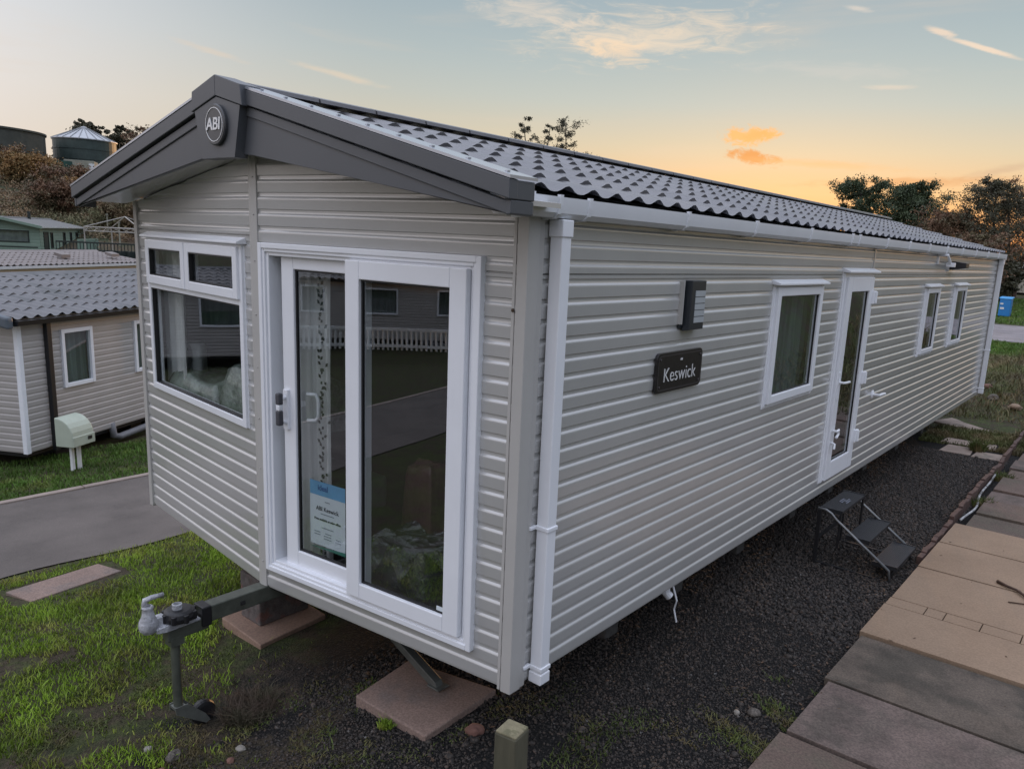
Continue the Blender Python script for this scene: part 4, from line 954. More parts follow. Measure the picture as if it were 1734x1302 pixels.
# ------------------------------------------------------------------ other caravans
def lodge(name, label, W_, L_, gap, wall, rise, clad_m, roof_m, fascia_m, side_w=(), front_w=(), frame_m=None, glass_m=None, pitch=.09, oy=.22, ox=.10, tile=True, white_corner=True, gutter_m=None, downpipes=(), cat='caravan', door=None, dcur=None):
    root = empty(name, (0,0,0), label, cat); frame_m = frame_m or M['upvc']; glass_m = glass_m or M['dglass']; gutter_m = gutter_m or M['upvc']
    zt = gap+wall; Fs = vframe((0,0,0), (0,1), (1,0)); Ff = vframe((0,0,0), (-1,0), (0,-1))
    sw = list(side_w)+([door] if door else [])
    b = MB(Fs); cladding(b, L_, gap, zt, [shrink(r, .03) for r in sw], pitch=pitch); b.build('side_wall', clad_m, root, fix=False)
    gf = lambda u: zt+rise*(1-abs(u-W_/2)/(W_/2))
    b = MB(Ff); cladding(b, W_, gap, gf, [shrink(r, .03) for r in front_w], pitch=pitch); b.build('front_panel', clad_m, root, fix=False)
    b = MB(); b.add([(-W_,0,gap),(-W_,L_,gap),(-W_,L_,zt),(-W_,0,zt)], [(0,1,2,3)]); b.add([(0,L_,gap),(-W_,L_,gap),(-W_,L_,zt),(-W_/2,L_,zt+rise),(0,L_,zt)], [(0,1,2,3,4)]); b.build('rear_wall', clad_m, root, fix=False)
    b = MB(); b.box(-W_+.08,-.08,.08,L_-.08,gap-.08,gap+.12)
    for y in np.arange(.8, L_, 1.6): b.box(-.55,-.30,y,y+.25,-.2,gap-.07); b.box(-W_+.3,-W_+.55,y,y+.25,-.2,gap-.07)
    b.build('chassis', M['dark'], root)
    ze = zt+.02-rise*ox/(W_/2); zr = zt+.02+rise
    b = MB()
    if tile:
        tiled_slope(b, -oy+.05, L_+.05, (ox,ze), (-W_/2,zr), tw=.21, amp=.029, step=.020, per=8); tiled_slope(b, -oy+.05, L_+.05, (-W_-ox,ze), (-W_/2,zr), tw=.21, amp=.02, step=.022, per=4)
        rf = b.build('roof', roof_m, root, fix=False); smooth_by_angle(rf, 35)
    else:
        b.prism([(ox,ze),(-W_/2,zr),(-W_-ox,ze),(-W_-ox,ze-.04),(-W_/2,zr-.04),(ox,ze-.04)], 1, -oy, L_+.05); rf = b.build('roof', roof_m, root)
    b = MB(); b.prism([(-W_/2-.09,zr+.0),(-W_/2,zr+.06),(-W_/2+.09,zr+.0)], 1, -oy+.05, L_+.05); b.build('ridge_cap', roof_m, rf)
    b = MB(); hw = W_/2+ox+.03; th = .16
    for sg in (1,-1):
        b.prism([(-W_/2,zr+.05),(-W_/2+sg*hw,zr+.05-(rise/(W_/2))*hw),(-W_/2+sg*hw,zr+.05-(rise/(W_/2))*hw-th),(-W_/2,zr+.05-th)], 1, -oy-.05, -oy+.06)
    b.build('barge_board', fascia_m, root, bevel=.03 if tile else .005)
    b = MB(); b.prism([(.06,zt-.06),(-W_/2,zt+rise-.09),(-W_-.06,zt-.06),(-W_-.06,zt-.045),(-W_/2,zt+rise-.075),(.06,zt-.045)], 1, -oy+.03, 0); b.build('soffit', clad_m, root)
    b = MB(); b.prism([(ox-.03,ze-.01),(ox-.03,ze-.07),(ox+.0,ze-.085),(ox+.06,ze-.075),(ox+.075,ze-.01)], 1, -oy+.08, L_+.04); b.build('gutter', gutter_m, root)
    if white_corner:
        b = MB(); b.box(-.05,.018,-.018,.05,gap-.01,zt-.04); b.build('corner_trim', frame_m, root, bevel=.004)
    for (y, m_) in downpipes:
        b = MB(); b.box(.012,.075,y-.04,y+.04,gap-.06,ze-.05); b.build('downpipe', m_, root, bevel=.006)
    for F, ws in ((Fs, side_w), (Ff, front_w)):
        for r in ws:
            b = ringed(F, r, .055, -.03, .04); w = b.build('window', frame_m, root, bevel=.004)
            q = shrink(r, .055)
            b = MB(F); b.add([(q[0],.0,q[2]),(q[1],.0,q[2]),(q[1],.0,q[3]),(q[0],.0,q[3])], [(0,1,2,3)]); b.build('pane', glass_m, w, fix=False)
            b = MB(F); b.grid(lambda s, t: (q[0]-.03+(q[1]-q[0]+.06)*s, -.09+.02*math.sin(s*34), q[2]-.03+(q[3]-q[2]+.06)*t), 40, 2); b.build('blind', dcur or M['paleblind'], w, fix=False)
    if door:
        b = ringed(Fs, door, .06, -.03, .04); d = b.build('door', frame_m, root, bevel=.004)
        q = shrink(door, .06); b = MB(Fs); b.box(q[0],q[1],-.02,.01,q[2],q[3]); b.build('door_leaf', frame_m, d)
        b = MB(Fs); b.box(q[0]+.15,q[1]-.15,.008,.014,q[2]+.9,q[3]-.15); b.build('pane', M['seal'], d)
    return root
def place(o, x, y, z, rz): o.location = (x, y, z); o.rotation_euler = (0,0,R(rz)); return o
NG = -1.03
nb = lodge('static_caravan', 'pinkish grey ribbed caravan with black downpipe beyond the road', 3.7, 9.5, .225, 1.86, .39, M['nclad'], M['ntile'], mat('blue_grey_barge', (.085,.105,.125), .5, .08),
    side_w=((.705,1.30,.225+.80,.225+1.645),(2.20,2.95,.225+.80,.225+1.64),(4.2,5.4,.225+.8,.225+1.64),(6.6,7.3,.225+.8,.225+1.64)), front_w=((.5,1.6,.9,2.0),(1.95,3.2,.9,2.0)),
    downpipes=((.455,M['blackpl']),), gutter_m=M['blackpl'])
b = MB(); b.tube([(-.02,1.62,.30),(-.02,1.66,.08),(.02,1.75,.05),(.05,2.6,.10),(.0,3.4,.16)], .055, 10); b.build('waste_pipe', M['pipegrey'], nb, smooth=True)
def fence_run(root, p, q, z0, z1, step, w, m, rails=2, name='pickets'):
    b = MB(); p, q = Vector(p), Vector(q); L_ = (q-p).length; n = int(L_/step); d = (q-p)/L_
    for i in range(n+1):
        c = p+d*(L_*i/n); b.box(c.x-w/2,c.x+w/2,c.y-w/2,c.y+w/2,z0,z1)
    b.build(name, m, root)
    b = MB()
    for k in range(rails):
        z = z1-.02 if k == 0 else z0+.12; nrm = Vector((-d.y,d.x))*.035
        b.prism([(p.x+nrm.x,p.y+nrm.y),(q.x+nrm.x,q.y+nrm.y),(q.x-nrm.x,q.y-nrm.y),(p.x-nrm.x,p.y-nrm.y)], 2, z-.04, z+.04)
    b.build('rail', m, root)
rcopy = []
for (x, y, z, rz, lb) in ((-17.4,-9.8,-1.25,15,'ribbed caravan across the road mirrored in the front window'),(-10.6,-19.5,-1.1,50,'ribbed caravan mirrored in the patio door panes')):
    c = copy_tree(nb); place(c, x, y, z, rz); c['label'] = lb; rcopy.append(c)
dk = empty('deck_railing', (-12.6,-14.2,-1.1), 'white deck railing mirrored in the patio door panes', 'railing')
fence_run(dk, (-10.9,-15.8), (-14.4,-12.9), -.85, -.22, .14, .05, M['wwhite'])
place(nb, -9.70, .962, NG, 29)
v2 = lodge('static_caravan', 'caravan of which mostly the brown grey roof shows behind the nearer one', 3.6, 9.7, .7, 1.86, .25, M['cream'], M['rtile'], M['upvc'], side_w=((2.0,3.2,1.5,2.3),), pitch=.12, oy=.12, ox=.12)
b = MB()
for (y, s_) in ((6.6,.5),(8.55,.35)): b.prism([(-s_-.02,2.62+.13*(1.2-s_)),(-s_-.26,2.62+.13*(1.2-s_)+.07),(-s_-.26,2.80+.1*(1.2-s_)),(-s_-.02,2.74+.1*(1.2-s_))], 1, y, y+.35)
b.build('roof_vent', M['rtile'], v2)
d2 = np.array([-.524,.852]); E0 = np.array([-26.14,8.73])+np.array([.852,.524])*1.72; o2 = E0-d2*10.25
place(v2, o2[0], o2[1], -1.42, 31.6)
gv = lodge('park_home', 'pale green lodge with dark framed windows below the tanks', 4.0, 11, .45, 1.62, .42, M['green'], M['greenroof'], M['green'], front_w=((.55,2.35,1.10,1.80),(2.5,3.6,1.10,1.80)), side_w=((2.2,2.75,.75,1.72),(5.2,5.8,.75,1.72),(7.0,7.5,.75,1.72),(8.6,9.2,.75,1.72)),
    frame_m=M['railing'], white_corner=False, tile=False, pitch=.2, oy=.35, ox=.18, gutter_m=M['wwhite'], door=(.7,1.75,.5,1.75), dcur=mat('pale_blind', (.45,.47,.48), .7, .2, 3))
b = MB(); b.box(-1.9,-1.75,5.2,5.35,2.3,2.95); b.build('chimney_pipe', M['railing'], gv)
b = MB(); b.box(-3.9,-.15,-.024,-.004,.80,.86); b.build('waist_trim', M['railing'], gv)
place(gv, -50.29, 14.55, -.10, 58)
# veranda fence in front of the lodge's side, and the dark railings right of it
vf = empty('veranda_fence', (-50.6,16.2,.2), 'pale green picket veranda fence along the green lodge', 'fence')
fence_run(vf, (-50.3,16.6), (-53.4,18.9), .35, 1.28, .26, .09, M['green'])
rl = empty('railing', (-39,14,.3), 'dark metal railing between the green lodge and the near caravan', 'railing')
fence_run(rl, (-41.0,12.2), (-36.5,16.6), -.2, 1.38, .16, .03, M['railing']); fence_run(rl, (-40.6,12.6), (-37.0,16.2), -.2, 1.0, .42, .36, M['railing'], name='screen_board')
# pavilion frame
pv = empty('pavilion_frame', (-43.6,16,.2), 'bare pale metal pavilion frame behind the dark railing', 'pavilion')
pa, pb, pc = Vector((-44.7,14.9,0)), Vector((-42.6,17.0,0)), Vector((-46.9,19.2,0))
back = Vector((-2.2,2.3,0)); b = MB()
c4 = [pa, pb, pb+back, pa+back]
for p in c4: b.tube([p+Vector((0,0,-.2)), p+Vector((0,0,2.1))], .035, 6)
b.build('post', mat('pale_pavilion_steel', (.33,.31,.28), .5, .1), pv)
b = MB(); apx = (pa+pb+back)/2+Vector((0,0,2.75))
for i in range(4):
    p, q = c4[i]+Vector((0,0,2.1)), c4[(i+1) % 4]+Vector((0,0,2.1)); b.tube([p, q], .03, 6); b.tube([p-Vector((0,0,.22)), q-Vector((0,0,.22))], .02, 6); b.tube([p, apx], .03, 6)
    for k in range(6):
        f0, f1 = k/6, (k+1)/6; z0_, z1_ = (0, -.22) if k % 2 else (-.22, 0)
        b.tube([p.lerp(q, f0)+Vector((0,0,z0_)), p.lerp(q, f1)+Vector((0,0,z1_))], .014, 5)
b.build('roof_frame', bpy.data.materials['pale_pavilion_steel'], pv)
for (px_, y_, h_, w_) in ((-59.33,21.95,3.03,'left'),(-54.22,20.64,2.47,'right')):
    b = MB(); b.tube([(px_,y_,h_-1.6),(px_,y_,h_)], [.05,.04], 8); b.box(px_-.06,px_+.06,y_-.06,y_+.06,h_-.12,h_); tag(b.build('pole', M['hut'], None), 'short pale marker pole on the slope, '+w_+' of the two above the pavilion', 'pole')
# far right caravan
fr_ = lodge('static_caravan', 'pale cream caravan under the trees beyond the blue bin', 3.7, 10, .35, 2.0, .4, M['cream'], M['rtile'], M['upvc'], side_w=((1.0,2.6,1.15,2.05),(3.4,4.6,1.15,2.05),(6.0,7.6,1.15,2.05)), pitch=.12, tile=False)
place(fr_, -9.6, 69.0, .05, -76)
# meter box on posts
mx, my, mz = -9.12, 1.36, GZ(-9.12, 1.36)
mb_ = empty('meter_box', (mx,my,mz), 'pale green meter box on white posts in front of the pinkish caravan', 'meter box')
ax_, ay_ = math.cos(R(29)), math.sin(R(29)); Fm = vframe((mx,my,mz), (-ay_,ax_), (ax_,ay_))
b = MB(Fm)
for u in (-.06,.06): b.box(u-.022,u+.022,-.03,.01,-.1,.40)
b.build('post', M['wwhite'], mb_, bevel=.004)
b = MB(Fm); prof = [(-.13,.36),(.12,.36),(.135,.38),(.135,.50)]+[(-.13+.265*math.cos(R(a)), .50+.26*math.sin(R(a))) for a in (15,30,45,60,75,90)]
b.prism(prof, 0, -.19, .19); b.build('hood', M['meter'], mb_, bevel=.012)
b = MB(Fm); b.prism([(.125,.36),(.15,.37),(.15,.505),(.135,.51)], 0, -.192, .192); b.build('door', M['meter'], mb_, bevel=.008)
b = MB(Fm); b.box(.06,.13,.145,.156,.43,.475); b.build('label_plate', M['blackpl'], mb_)
# blue bin
bx_, by_ = -4.05, 43.2; bz_ = GZ(bx_, by_)
bb = empty('wheeled_bin', (bx_,by_,bz_), 'bright blue bin standing alone on the grass beyond the far road', 'bin')
b = MB(); b.prism([(bx_-.26,by_-.3),(bx_+.26,by_-.3),(bx_+.26,by_+.3),(bx_-.26,by_+.3)], 2, bz_+.06, bz_+.95); b.build('body', M['bluepl'], bb, bevel=.04)
b = MB(); b.prism([(by_-.34,bz_+.95),(by_+.33,bz_+.98),(by_+.30,bz_+1.06),(by_-.28,bz_+1.03)], 0, bx_-.3, bx_+.3); b.build('lid', mat('pale_blue_lid', (.05,.30,.62), .4, .05), bb, bevel=.03)
for sx_ in (-.24,.24):
    b = MB(); b.lathe([(.02,-.03),(.10,-.03),(.10,.03),(.02,.03)], (bx_+sx_,by_+.22,bz_+.1), 14, 0); b.build('wheel', M['blackpl'], bb)
b = MB(); b.box(bx_-.2,bx_-.02,by_-.312,by_-.3,bz_+.42,bz_+.52); b.box(bx_-.22,bx_-.08,by_-.312,by_-.3,bz_+.66,bz_+.74); b.build('sticker', M['wwhite'], bb)

# tanks on the hill
tk = empty('storage_tank', (-105.5,38.3,9.0), 'round dark green tank with silver conical roof on the hill', 'tank')
b = MB(); b.lathe([(3.45,8.6),(3.45,12.2)], (-105.5,38.3,0), 40); b.build('shell', M['tankgreen'], tk)
b = MB()
for z in (9.8,11.0): b.lathe([(3.46,z),(3.50,z),(3.50,z+.07),(3.46,z+.07)], (-105.5,38.3,0), 40)
b.build('hoop', M['tankgreen'], tk)
b = MB(); b.lathe([(3.6,12.15),(3.6,12.25),(.35,13.75),(.3,13.9),(.05,13.95)], (-105.5,38.3,0), 24); rfk = b.build('roof', M['tankroof'], tk)
b = MB()
for k in range(24):
    a = 2*math.pi*k/24; b.tube([(-105.5+3.58*math.cos(a),38.3+3.58*math.sin(a),12.28),(-105.5+.4*math.cos(a),38.3+.4*math.sin(a),13.76)], .05, 4)
b.build('seam', mat('dull_seam', (.22,.23,.24), .5, .1, metal=.3), rfk)
tb = empty('storage_tank', (-103.2,26.6,8.0), 'wide dark flat-topped tank at the left edge of the hill', 'tank')
b = MB(); b.lathe([(6.6,7.2),(6.6,12.0)], (-104.3,26.6,0), 48); b.build('shell', M['tankdark'], tb)
b = MB(); b.lathe([(6.62,11.8),(6.75,11.8),(6.75,12.0),(.1,12.35)], (-104.3,26.6,0), 48); b.build('lid', M['tankdark'], tb)
b = MB(); b.prism([(-98.6,33.3),(-97.2,36.0),(-99.2,37.2),(-100.6,34.5)], 2, 6.3, 9.3); ht = b.build('pump_hut', M['hut'], None, bevel=.03); tag(ht, 'pale rendered hut below the conical roofed tank', 'hut')
ht2 = MB(); ht2.box(-97.6,-97.2,35.5,36.0,7.3,9.0); ht2.build('pipe', M['wwhite'], ht)
wb = empty('windbreak_fence', (-97,32,6.5), 'green windbreak netting fence between the two tanks', 'fence')
fence_run(wb, (-95.0,24.0), (-97.2,33.6), 5.6, 9.0, 1.6, .14, M['netgreen'], name='post')
b = MB(); b.prism([(-95.06,24.0),(-94.94,24.0),(-97.14,33.6),(-97.26,33.6)], 2, 7.4, 8.95); b.build('netting', M['netgreen'], wb)

# ------------------------------------------------------------------ trees and plants
def cards(centres, size, rng, flat=0.0, n2=None):
    """one leaf-shaped quad per centre, random orientation"""
    n = len(centres); a = rng.normal(size=(n,3)); a[:,2] *= (1-flat); a /= np.linalg.norm(a, axis=1, keepdims=True)
    b_ = rng.normal(size=(n,3)); b_ -= a*np.sum(a*b_, 1, keepdims=True); b_ /= np.linalg.norm(b_, axis=1, keepdims=True)
    s_ = size*rng.uniform(.6,1.3,(n,1))
    v = np.stack([centres-a*s_, centres+b_*s_*.45, centres+a*s_, centres-b_*s_*.45], 1).reshape(-1,3)
    return v, np.arange(n*4).reshape(-1,4)
def tree(name, label, x, y, H, prof, nb_=40, leaf=.16, per=70, base=.15, rise=.25, trunk_r=.16, droop=.0, m_leaf=None, m_bark=None, lean=(0,0), group=None, sd=1, spread=.34, cat='tree', z=None, stems=1, bare=1.0, tip=.35):
    rng = np.random.default_rng(sd); z0 = GZ(x, y)-.1 if z is None else z
    root = empty(name, (x,y,z0), label, cat, group)
    tb_ = MB(); wb_ = MB(); cs = []
    for s_ in range(stems):
        ph = rng.uniform(0,6.28); ln = np.array(lean)+(rng.normal(0,.10,2) if stems > 1 else 0)
        spine = lambda t: np.array([x+ln[0]*H*t+.02*H*math.sin(t*5+ph)*t, y+ln[1]*H*t+.02*H*math.cos(t*4+ph)*t, z0+H*t])
        tb_.tube([tuple(spine(t)) for t in np.linspace(0,.97,9)], [trunk_r*(1-.88*t)+.012 for t in np.linspace(0,.97,9)], 7)
        for k in range(nb_):
            t = base+(1-base)*((k+rng.uniform(0,1))/nb_); p = spine(t); az_ = k*2.4+rng.uniform(-.5,.5)
            L_ = H*prof((t-base)/(1-base))*rng.uniform(.55,1.12); d = np.array([math.cos(az_), math.sin(az_), rise+rng.uniform(-.15,.2)])
            pts = []
            for q in range(5):
                f = q/4; pts.append(p+d*L_*f+np.array([0,0,-droop*L_*f*f])+rng.normal(0,.03*L_,3)*f)
            wb_.tube([tuple(v) for v in pts], [max(.006, trunk_r*.34*(1-t*.6)*(1-f*.85)) for f in np.linspace(0,1,5)], 4)
            for q in range(4):        # twigs with their leaves
                f = rng.uniform(tip,1.0); c = np.array(pts[0])*(1-f)+np.array(pts[-1])*f+rng.normal(0,.05*L_,3)
                e = c+rng.normal(0,spread*.5*L_,3)*np.array([1,1,.7])
                wb_.tube([tuple(c), tuple(e)], [.012*H/8,.005*H/8], 3, cap=False)
                cs.append(c+(e-c)*rng.uniform(0,1.15,(max(1,int(per/4*bare)),1))+rng.normal(0,spread*.22*L_+.02*H/8,(max(1,int(per/4*bare)),3))*np.array([1,1,.75]))
    tr = tb_.build('trunk', m_bark or M['bark'], root, fix=False)
    wb_.build('branches', m_bark or M['bark'], root, fix=False)
    C_ = np.concatenate(cs); v, f = cards(C_-np.array([x,y,z0]), leaf, rng)
    np_mesh('crown', v, f, m_leaf or M['needle'], root)
    return root
cone = lambda t: .34*(1-t)**.8+.02
rnd = lambda t: .42*math.sin(math.pi*min(1,.12+.85*t))**.8
vase = lambda t: .10+.30*t*(1.15-t)*2
def at(px, py, depth_):      # a point seen at a pixel of the photograph, at a distance along the view axis
    d = fwd + r2*((px-928.457)/FPX) - u2*((py-674.945)/FPX); return Vector(CAM)+d*depth_
# right-hand conifers and the tall brownish trees
def tree_px(name, label, px, top, depth_, width, **kw):
    p = at(px, top, depth_); z0 = GZ(p.x, p.y)-.1; H = p.z-z0
    return tree(name, label, p.x, p.y, H, **kw)
tree_px('cypress', 'dark conifer with ragged flat sprays, leftmost of the far right trees', 1462,318,60,95, prof=lambda t: .23+.07*math.sin(t*9)+.10*(1-t), nb_=60, leaf=.09, per=560, base=.18, rise=.32, sd=11, m_leaf=M['needle'], spread=.36)
tree_px('cypress', 'dense dark rounded conifer beside the ragged one', 1548,320,58,100, prof=lambda t: .38*math.sin(math.pi*min(1,.30+.62*t))**.7, nb_=90, leaf=.09, per=560, base=.10, rise=.35, sd=12, m_leaf=M['needle'], spread=.5)
tree_px('pine_tree', 'tall open pine at the right edge above the blue bin', 1692,314,52,130, prof=lambda t: .36*math.sin(math.pi*min(1,.2+.72*t))**.8, nb_=60, leaf=.08, per=420, base=.12, rise=.4, sd=13, m_leaf=M['needle2'], m_bark=M['barkred'], spread=.42)
tree_px('birch_tree', 'reddish twiggy tree with sparse leaves between conifer and tall pine', 1618,368,54,90, prof=rnd, nb_=56, leaf=.075, per=190, base=.1, rise=.7, sd=14, m_leaf=M['rust'], m_bark=M['barkred'], spread=.42, stems=3)
tree_px('birch_tree', 'reddish twiggy tree low behind the far end of the roof', 1660,402,46,60, prof=rnd, nb_=56, leaf=.075, per=210, base=.1, rise=.6, sd=15, m_leaf=M['rust'], m_bark=M['barkred'], spread=.42, stems=3)
tree_px('birch_tree', 'thin leaning twiggy tree at the right picture edge', 1745,330,56,60, prof=rnd, nb_=40, leaf=.08, per=140, base=.2, rise=.8, sd=16, m_leaf=M['rust'], m_bark=M['barkred'], spread=.4, stems=2)
tree_px('hedge_bush', 'dark bush beneath the tall pine beside the cream caravan', 1700,440,50,60, prof=rnd, nb_=40, leaf=.14, per=90, base=.05, rise=.5, sd=17, m_leaf=M['needle2'], spread=.5, stems=2, cat='bush')
# three thin pines over the ridge
tree_px('pine_tree', 'small wind-bent pine above the roof ridge, left of three', 895,203,72,50, prof=lambda t: .26*(1-t)**.7+.035, nb_=22, leaf=.09, per=168, base=.45, rise=.05, sd=21, m_leaf=M['needle2'], spread=.32, lean=(-.02,0), droop=-.2)
tree_px('pine_tree', 'thin gappy pine above the roof ridge, middle of three', 926,208,72,30, prof=lambda t: .15*(1-t)**.6+.03, nb_=18, leaf=.09, per=144, base=.5, rise=.1, sd=22, m_leaf=M['needle2'], spread=.36)
tree_px('pine_tree', 'top-heavy narrow pine above the roof ridge, right of three', 958,208,72,30, prof=lambda t: .05+.09*t**2, nb_=24, leaf=.09, per=160, base=.5, rise=.35, sd=23, m_leaf=M['needle2'], spread=.5)
tree_px('pine_tree', 'tiny tree tip just showing over the ridge right of the three pines', 992,262,72,30, prof=lambda t: .10, nb_=16, leaf=.09, per=120, base=.6, rise=.2, sd=24, m_leaf=M['needle2'], spread=.5)
# trees behind the tanks
tree_px('pine_tree', 'dark spreading pine behind the silver tank roof', 150,198,112,60, prof=lambda t: .42*math.sin(math.pi*min(1,.3+.62*t)), nb_=46, leaf=.17, per=330, base=.25, rise=.35, sd=31, m_leaf=M['needle2'], spread=.34, z=9.0)
tree_px('pine_tree', 'dark round pine right of the silver tank roof', 203,199,112,50, prof=lambda t: .34*math.sin(math.pi*min(1,.25+.68*t)), nb_=46, leaf=.16, per=330, base=.15, rise=.4, sd=32, m_leaf=M['needle2'], spread=.34, z=8.6)
tree_px('birch_tree', 'thin rust coloured tree beside the dark round pine', 238,210,110,40, prof=rnd, nb_=36, leaf=.18, per=40, base=.15, rise=.7, sd=33, m_leaf=M['rust'], m_bark=M['barkred'], spread=.4, z=8.6)
tree_px('birch_tree', 'thin bare tree in the gap between the two tanks', 95,240,108,24, prof=lambda t: .2, nb_=26, leaf=.16, per=24, base=.2, rise=.9, sd=34, m_leaf=M['rust'], m_bark=M['barkred'], spread=.4, z=8.8)
# bushes on the slope
def bush(label, px, py, depth_, H, wd, m_leaf, sd, leaf=.2, per=320):
    p = at(px, py, depth_); return tree('bush', label, p.x, p.y, H, prof=lambda t: wd*math.sin(math.pi*min(1,.3+.66*t)), nb_=34, leaf=leaf*.5, per=per, base=.04, rise=.5, trunk_r=.07, sd=sd, m_leaf=m_leaf, m_bark=M['barkred'], spread=.5, cat='bush', stems=3)
bush('large golden brown bush on the slope under the wide tank', 55,340,74,2.6,.95,M['gold'],41,.24)
bush('rust brown bush on the slope below the hut', 118,340,72,2.4,.9,M['rust'],42,.24)
bush('dark brown bush at the left edge of the slope', 8,330,80,2.2,1.0,M['rust'],43,.26)
bush('golden bush just above the end of the green lodge', 150,345,66,2.6,.7,M['gold'],44,.2)
bush('dark low bush behind the pavilion frame', 205,378,58,2.4,.8,M['bracken'],45,.18)
bush('brown low bush directly behind the green lodge roof', 95,362,62,2.2,.9,M['rust'],46,.2)
# bracken over the hillside
r_ = np.random.default_rng(77); n = 110000
hx = r_.uniform(-93,-52,n); hy = r_.uniform(10,52,n); keep = (lumps(hx,hy,7,5) > -.18); hx, hy = hx[keep], hy[keep]
hz = ground_z(hx, hy)+np.abs(r_.normal(0,.42,len(hx)))*(.7+.6*lumps(hx,hy,5,6))
v, f = cards(np.stack([hx,hy,hz],1), .11, r_)
tag(np_mesh('bracken', v, f, M['bracken']), 'brown autumn bracken covering the slope below the tanks', 'bracken', kind='stuff')

# grass blades
def blades(n, xr, yr, mask, h, w, sd, lean=.45):
    r = np.random.default_rng(sd); x = r.uniform(*xr, n); y = r.uniform(*yr, n); k = mask(x, y) > r.uniform(0,1,n); x, y = x[k], y[k]; n = len(x)
    z = ground_z(x, y)-.004; a = r.uniform(0,6.28,n); hh = h*r.uniform(.45,1.25,n)*(1+.5*lumps(x,y,.5,9)); ww = w*r.uniform(.7,1.3,n)
    ln = r.uniform(.1,lean*2,n)*hh; dx, dy = np.cos(a), np.sin(a); b_ = r.uniform(0,6.28,n); lx, ly = np.cos(b_)*ln, np.sin(b_)*ln
    P0 = np.stack([x-dx*ww,y-dy*ww,z],1); P1 = np.stack([x+dx*ww,y+dy*ww,z],1)
    P2 = np.stack([x+lx*.35+dx*ww*.8,y+ly*.35+dy*ww*.8,z+hh*.6],1); P3 = np.stack([x+lx*.35-dx*ww*.8,y+ly*.35-dy*ww*.8,z+hh*.6],1)
    P4 = np.stack([x+lx,y+ly,z+hh*.95],1)
    v = np.stack([P0,P1,P2,P3,P4],1).reshape(-1,3); i0 = np.arange(n)*5
    f = np.concatenate([np.stack([i0,i0+1,i0+2,i0+3],1), np.stack([i0+3,i0+2,i0+4,i0+4],1)])
    return v, f
def tri_fix(f):  # degenerate quads are kept as quads with a tiny tip
    return f
GM = mat('grass_blades', (.19,.295,.028), .6, .55, 1.6, col2=(.30,.31,.07), f2=(.45,.68), s2=2.2, spec=.3)
GM2 = mat('grass_blades_dry', (.085,.115,.028), .65, .5, 2.5, col2=(.115,.092,.042), f2=(.42,.62), s2=3.0, spec=.25)
def grass_obj(name, label, parts, m):
    V, F, o = [], [], 0
    for v, f in parts: V.append(v); F.append(f+o); o += len(v)
    V = np.concatenate(V); F = np.concatenate(F)
    Q = F[F[:,2] != F[:,3]]; T = F[F[:,2] == F[:,3]][:, :3]
    me = bpy.data.meshes.new(name); me.vertices.add(len(V)); me.vertices.foreach_set('co', V.astype(np.float32).ravel())
    li = np.concatenate([Q.ravel(), T.ravel()]).astype(np.int32); me.loops.add(len(li)); me.loops.foreach_set('vertex_index', li)
    me.polygons.add(len(Q)+len(T)); me.polygons.foreach_set('loop_start', np.concatenate([np.arange(len(Q))*4, len(Q)*4+np.arange(len(T))*3]).astype(np.int32))
    me.update(); me.validate(); me.materials.append(m)
    ob = bpy.data.objects.new(name, me); COL.objects.link(ob); return tag(ob, label, 'grass', kind='stuff')
def lawn_mask(x, y):
    n1 = lumps(x,y,1.6,21); n2 = lumps(x,y,.55,22)
    edge = np.maximum(sstep(-x, 1.65+.5*n1, 2.4+.5*n1), .9*sstep(-y, .45+.3*n1, .9+.3*n1)*sstep(-x, .9, 1.5))
    road = 1-sstep(-x, 5.02+.1*n2, 5.14+.1*n2)
    n3 = lumps(x,y,.22,23)
    bare = 1-.95*sstep(n1+.75*n2+.6*n3, .06, .30)*(1-.55*sstep(-x, 3.3, 4.3))
    slab = np.where((x > -4.86) & (x < -4.40) & (y > -.78) & (y < .10), 0, 1)
    return edge*road*bare*slab
grass_obj('grass', 'patchy green lawn between the road and the towing arm', [blades(170000, (-5.2,-.9), (-2.6,4.2), lawn_mask, .038, .0030, 1), blades(14000, (-5.2,-1.5), (-2.6,4.2), lambda x, y: lawn_mask(x,y)*sstep(lumps(x,y,.8,33), .05, .4), .085, .0033, 2)], GM)
grass_obj('grass', 'strip of grass between the road and the pinkish caravan', [blades(52000, (-10.4,-7.9), (-3,6.5), lambda x, y: np.where(x < -7.98, 1, 0)*(.5+.5*lumps(x,y,1.0,31)+.2), .055, .0055, 3)], mat('dark_grass_blades', (.075,.145,.022), .6, .4, 1.4, col2=(.14,.17,.04), f2=(.5,.7), s2=1.8, spec=.3))
def moss_mask(x, y):
    return .75*sstep(lumps(x,y,.55,41)+.4*lumps(x,y,.2,42)+.10*np.where(y < .6, 1, 0), .05, .38)*np.where((x > -1.3) & (x < .86), 1, 0)*(1-sstep(y, .75, 1.35))*(1-np.where((x > -1.15) & (x < -.5) & (y > -.1) & (y < .55), 1, 0))
grass_obj('moss_and_weeds', 'low mossy weeds on the gravel around the wooden post', [blades(42000, (-1.3,.9), (-1.3,1.4), moss_mask, .022, .0030, 5, .9), blades(9000, (.2,.9), (.9,1.9), lambda x, y: .8*sstep(lumps(x,y,.3,47), .0, .3)*sstep(x-.25*(y-.9), .25, .6), .03, .003, 16, .9), blades(60000, (-3.2,-.7), (-1.7,.3), lambda x, y: .9*sstep(lumps(x,y,.35,44)+.5*lumps(x,y,.12,45), -.05, .3)*sstep(-y, -.1+.2*lumps(x,y,.7,46), .5), .020, .0030, 15, .9)], GM2)
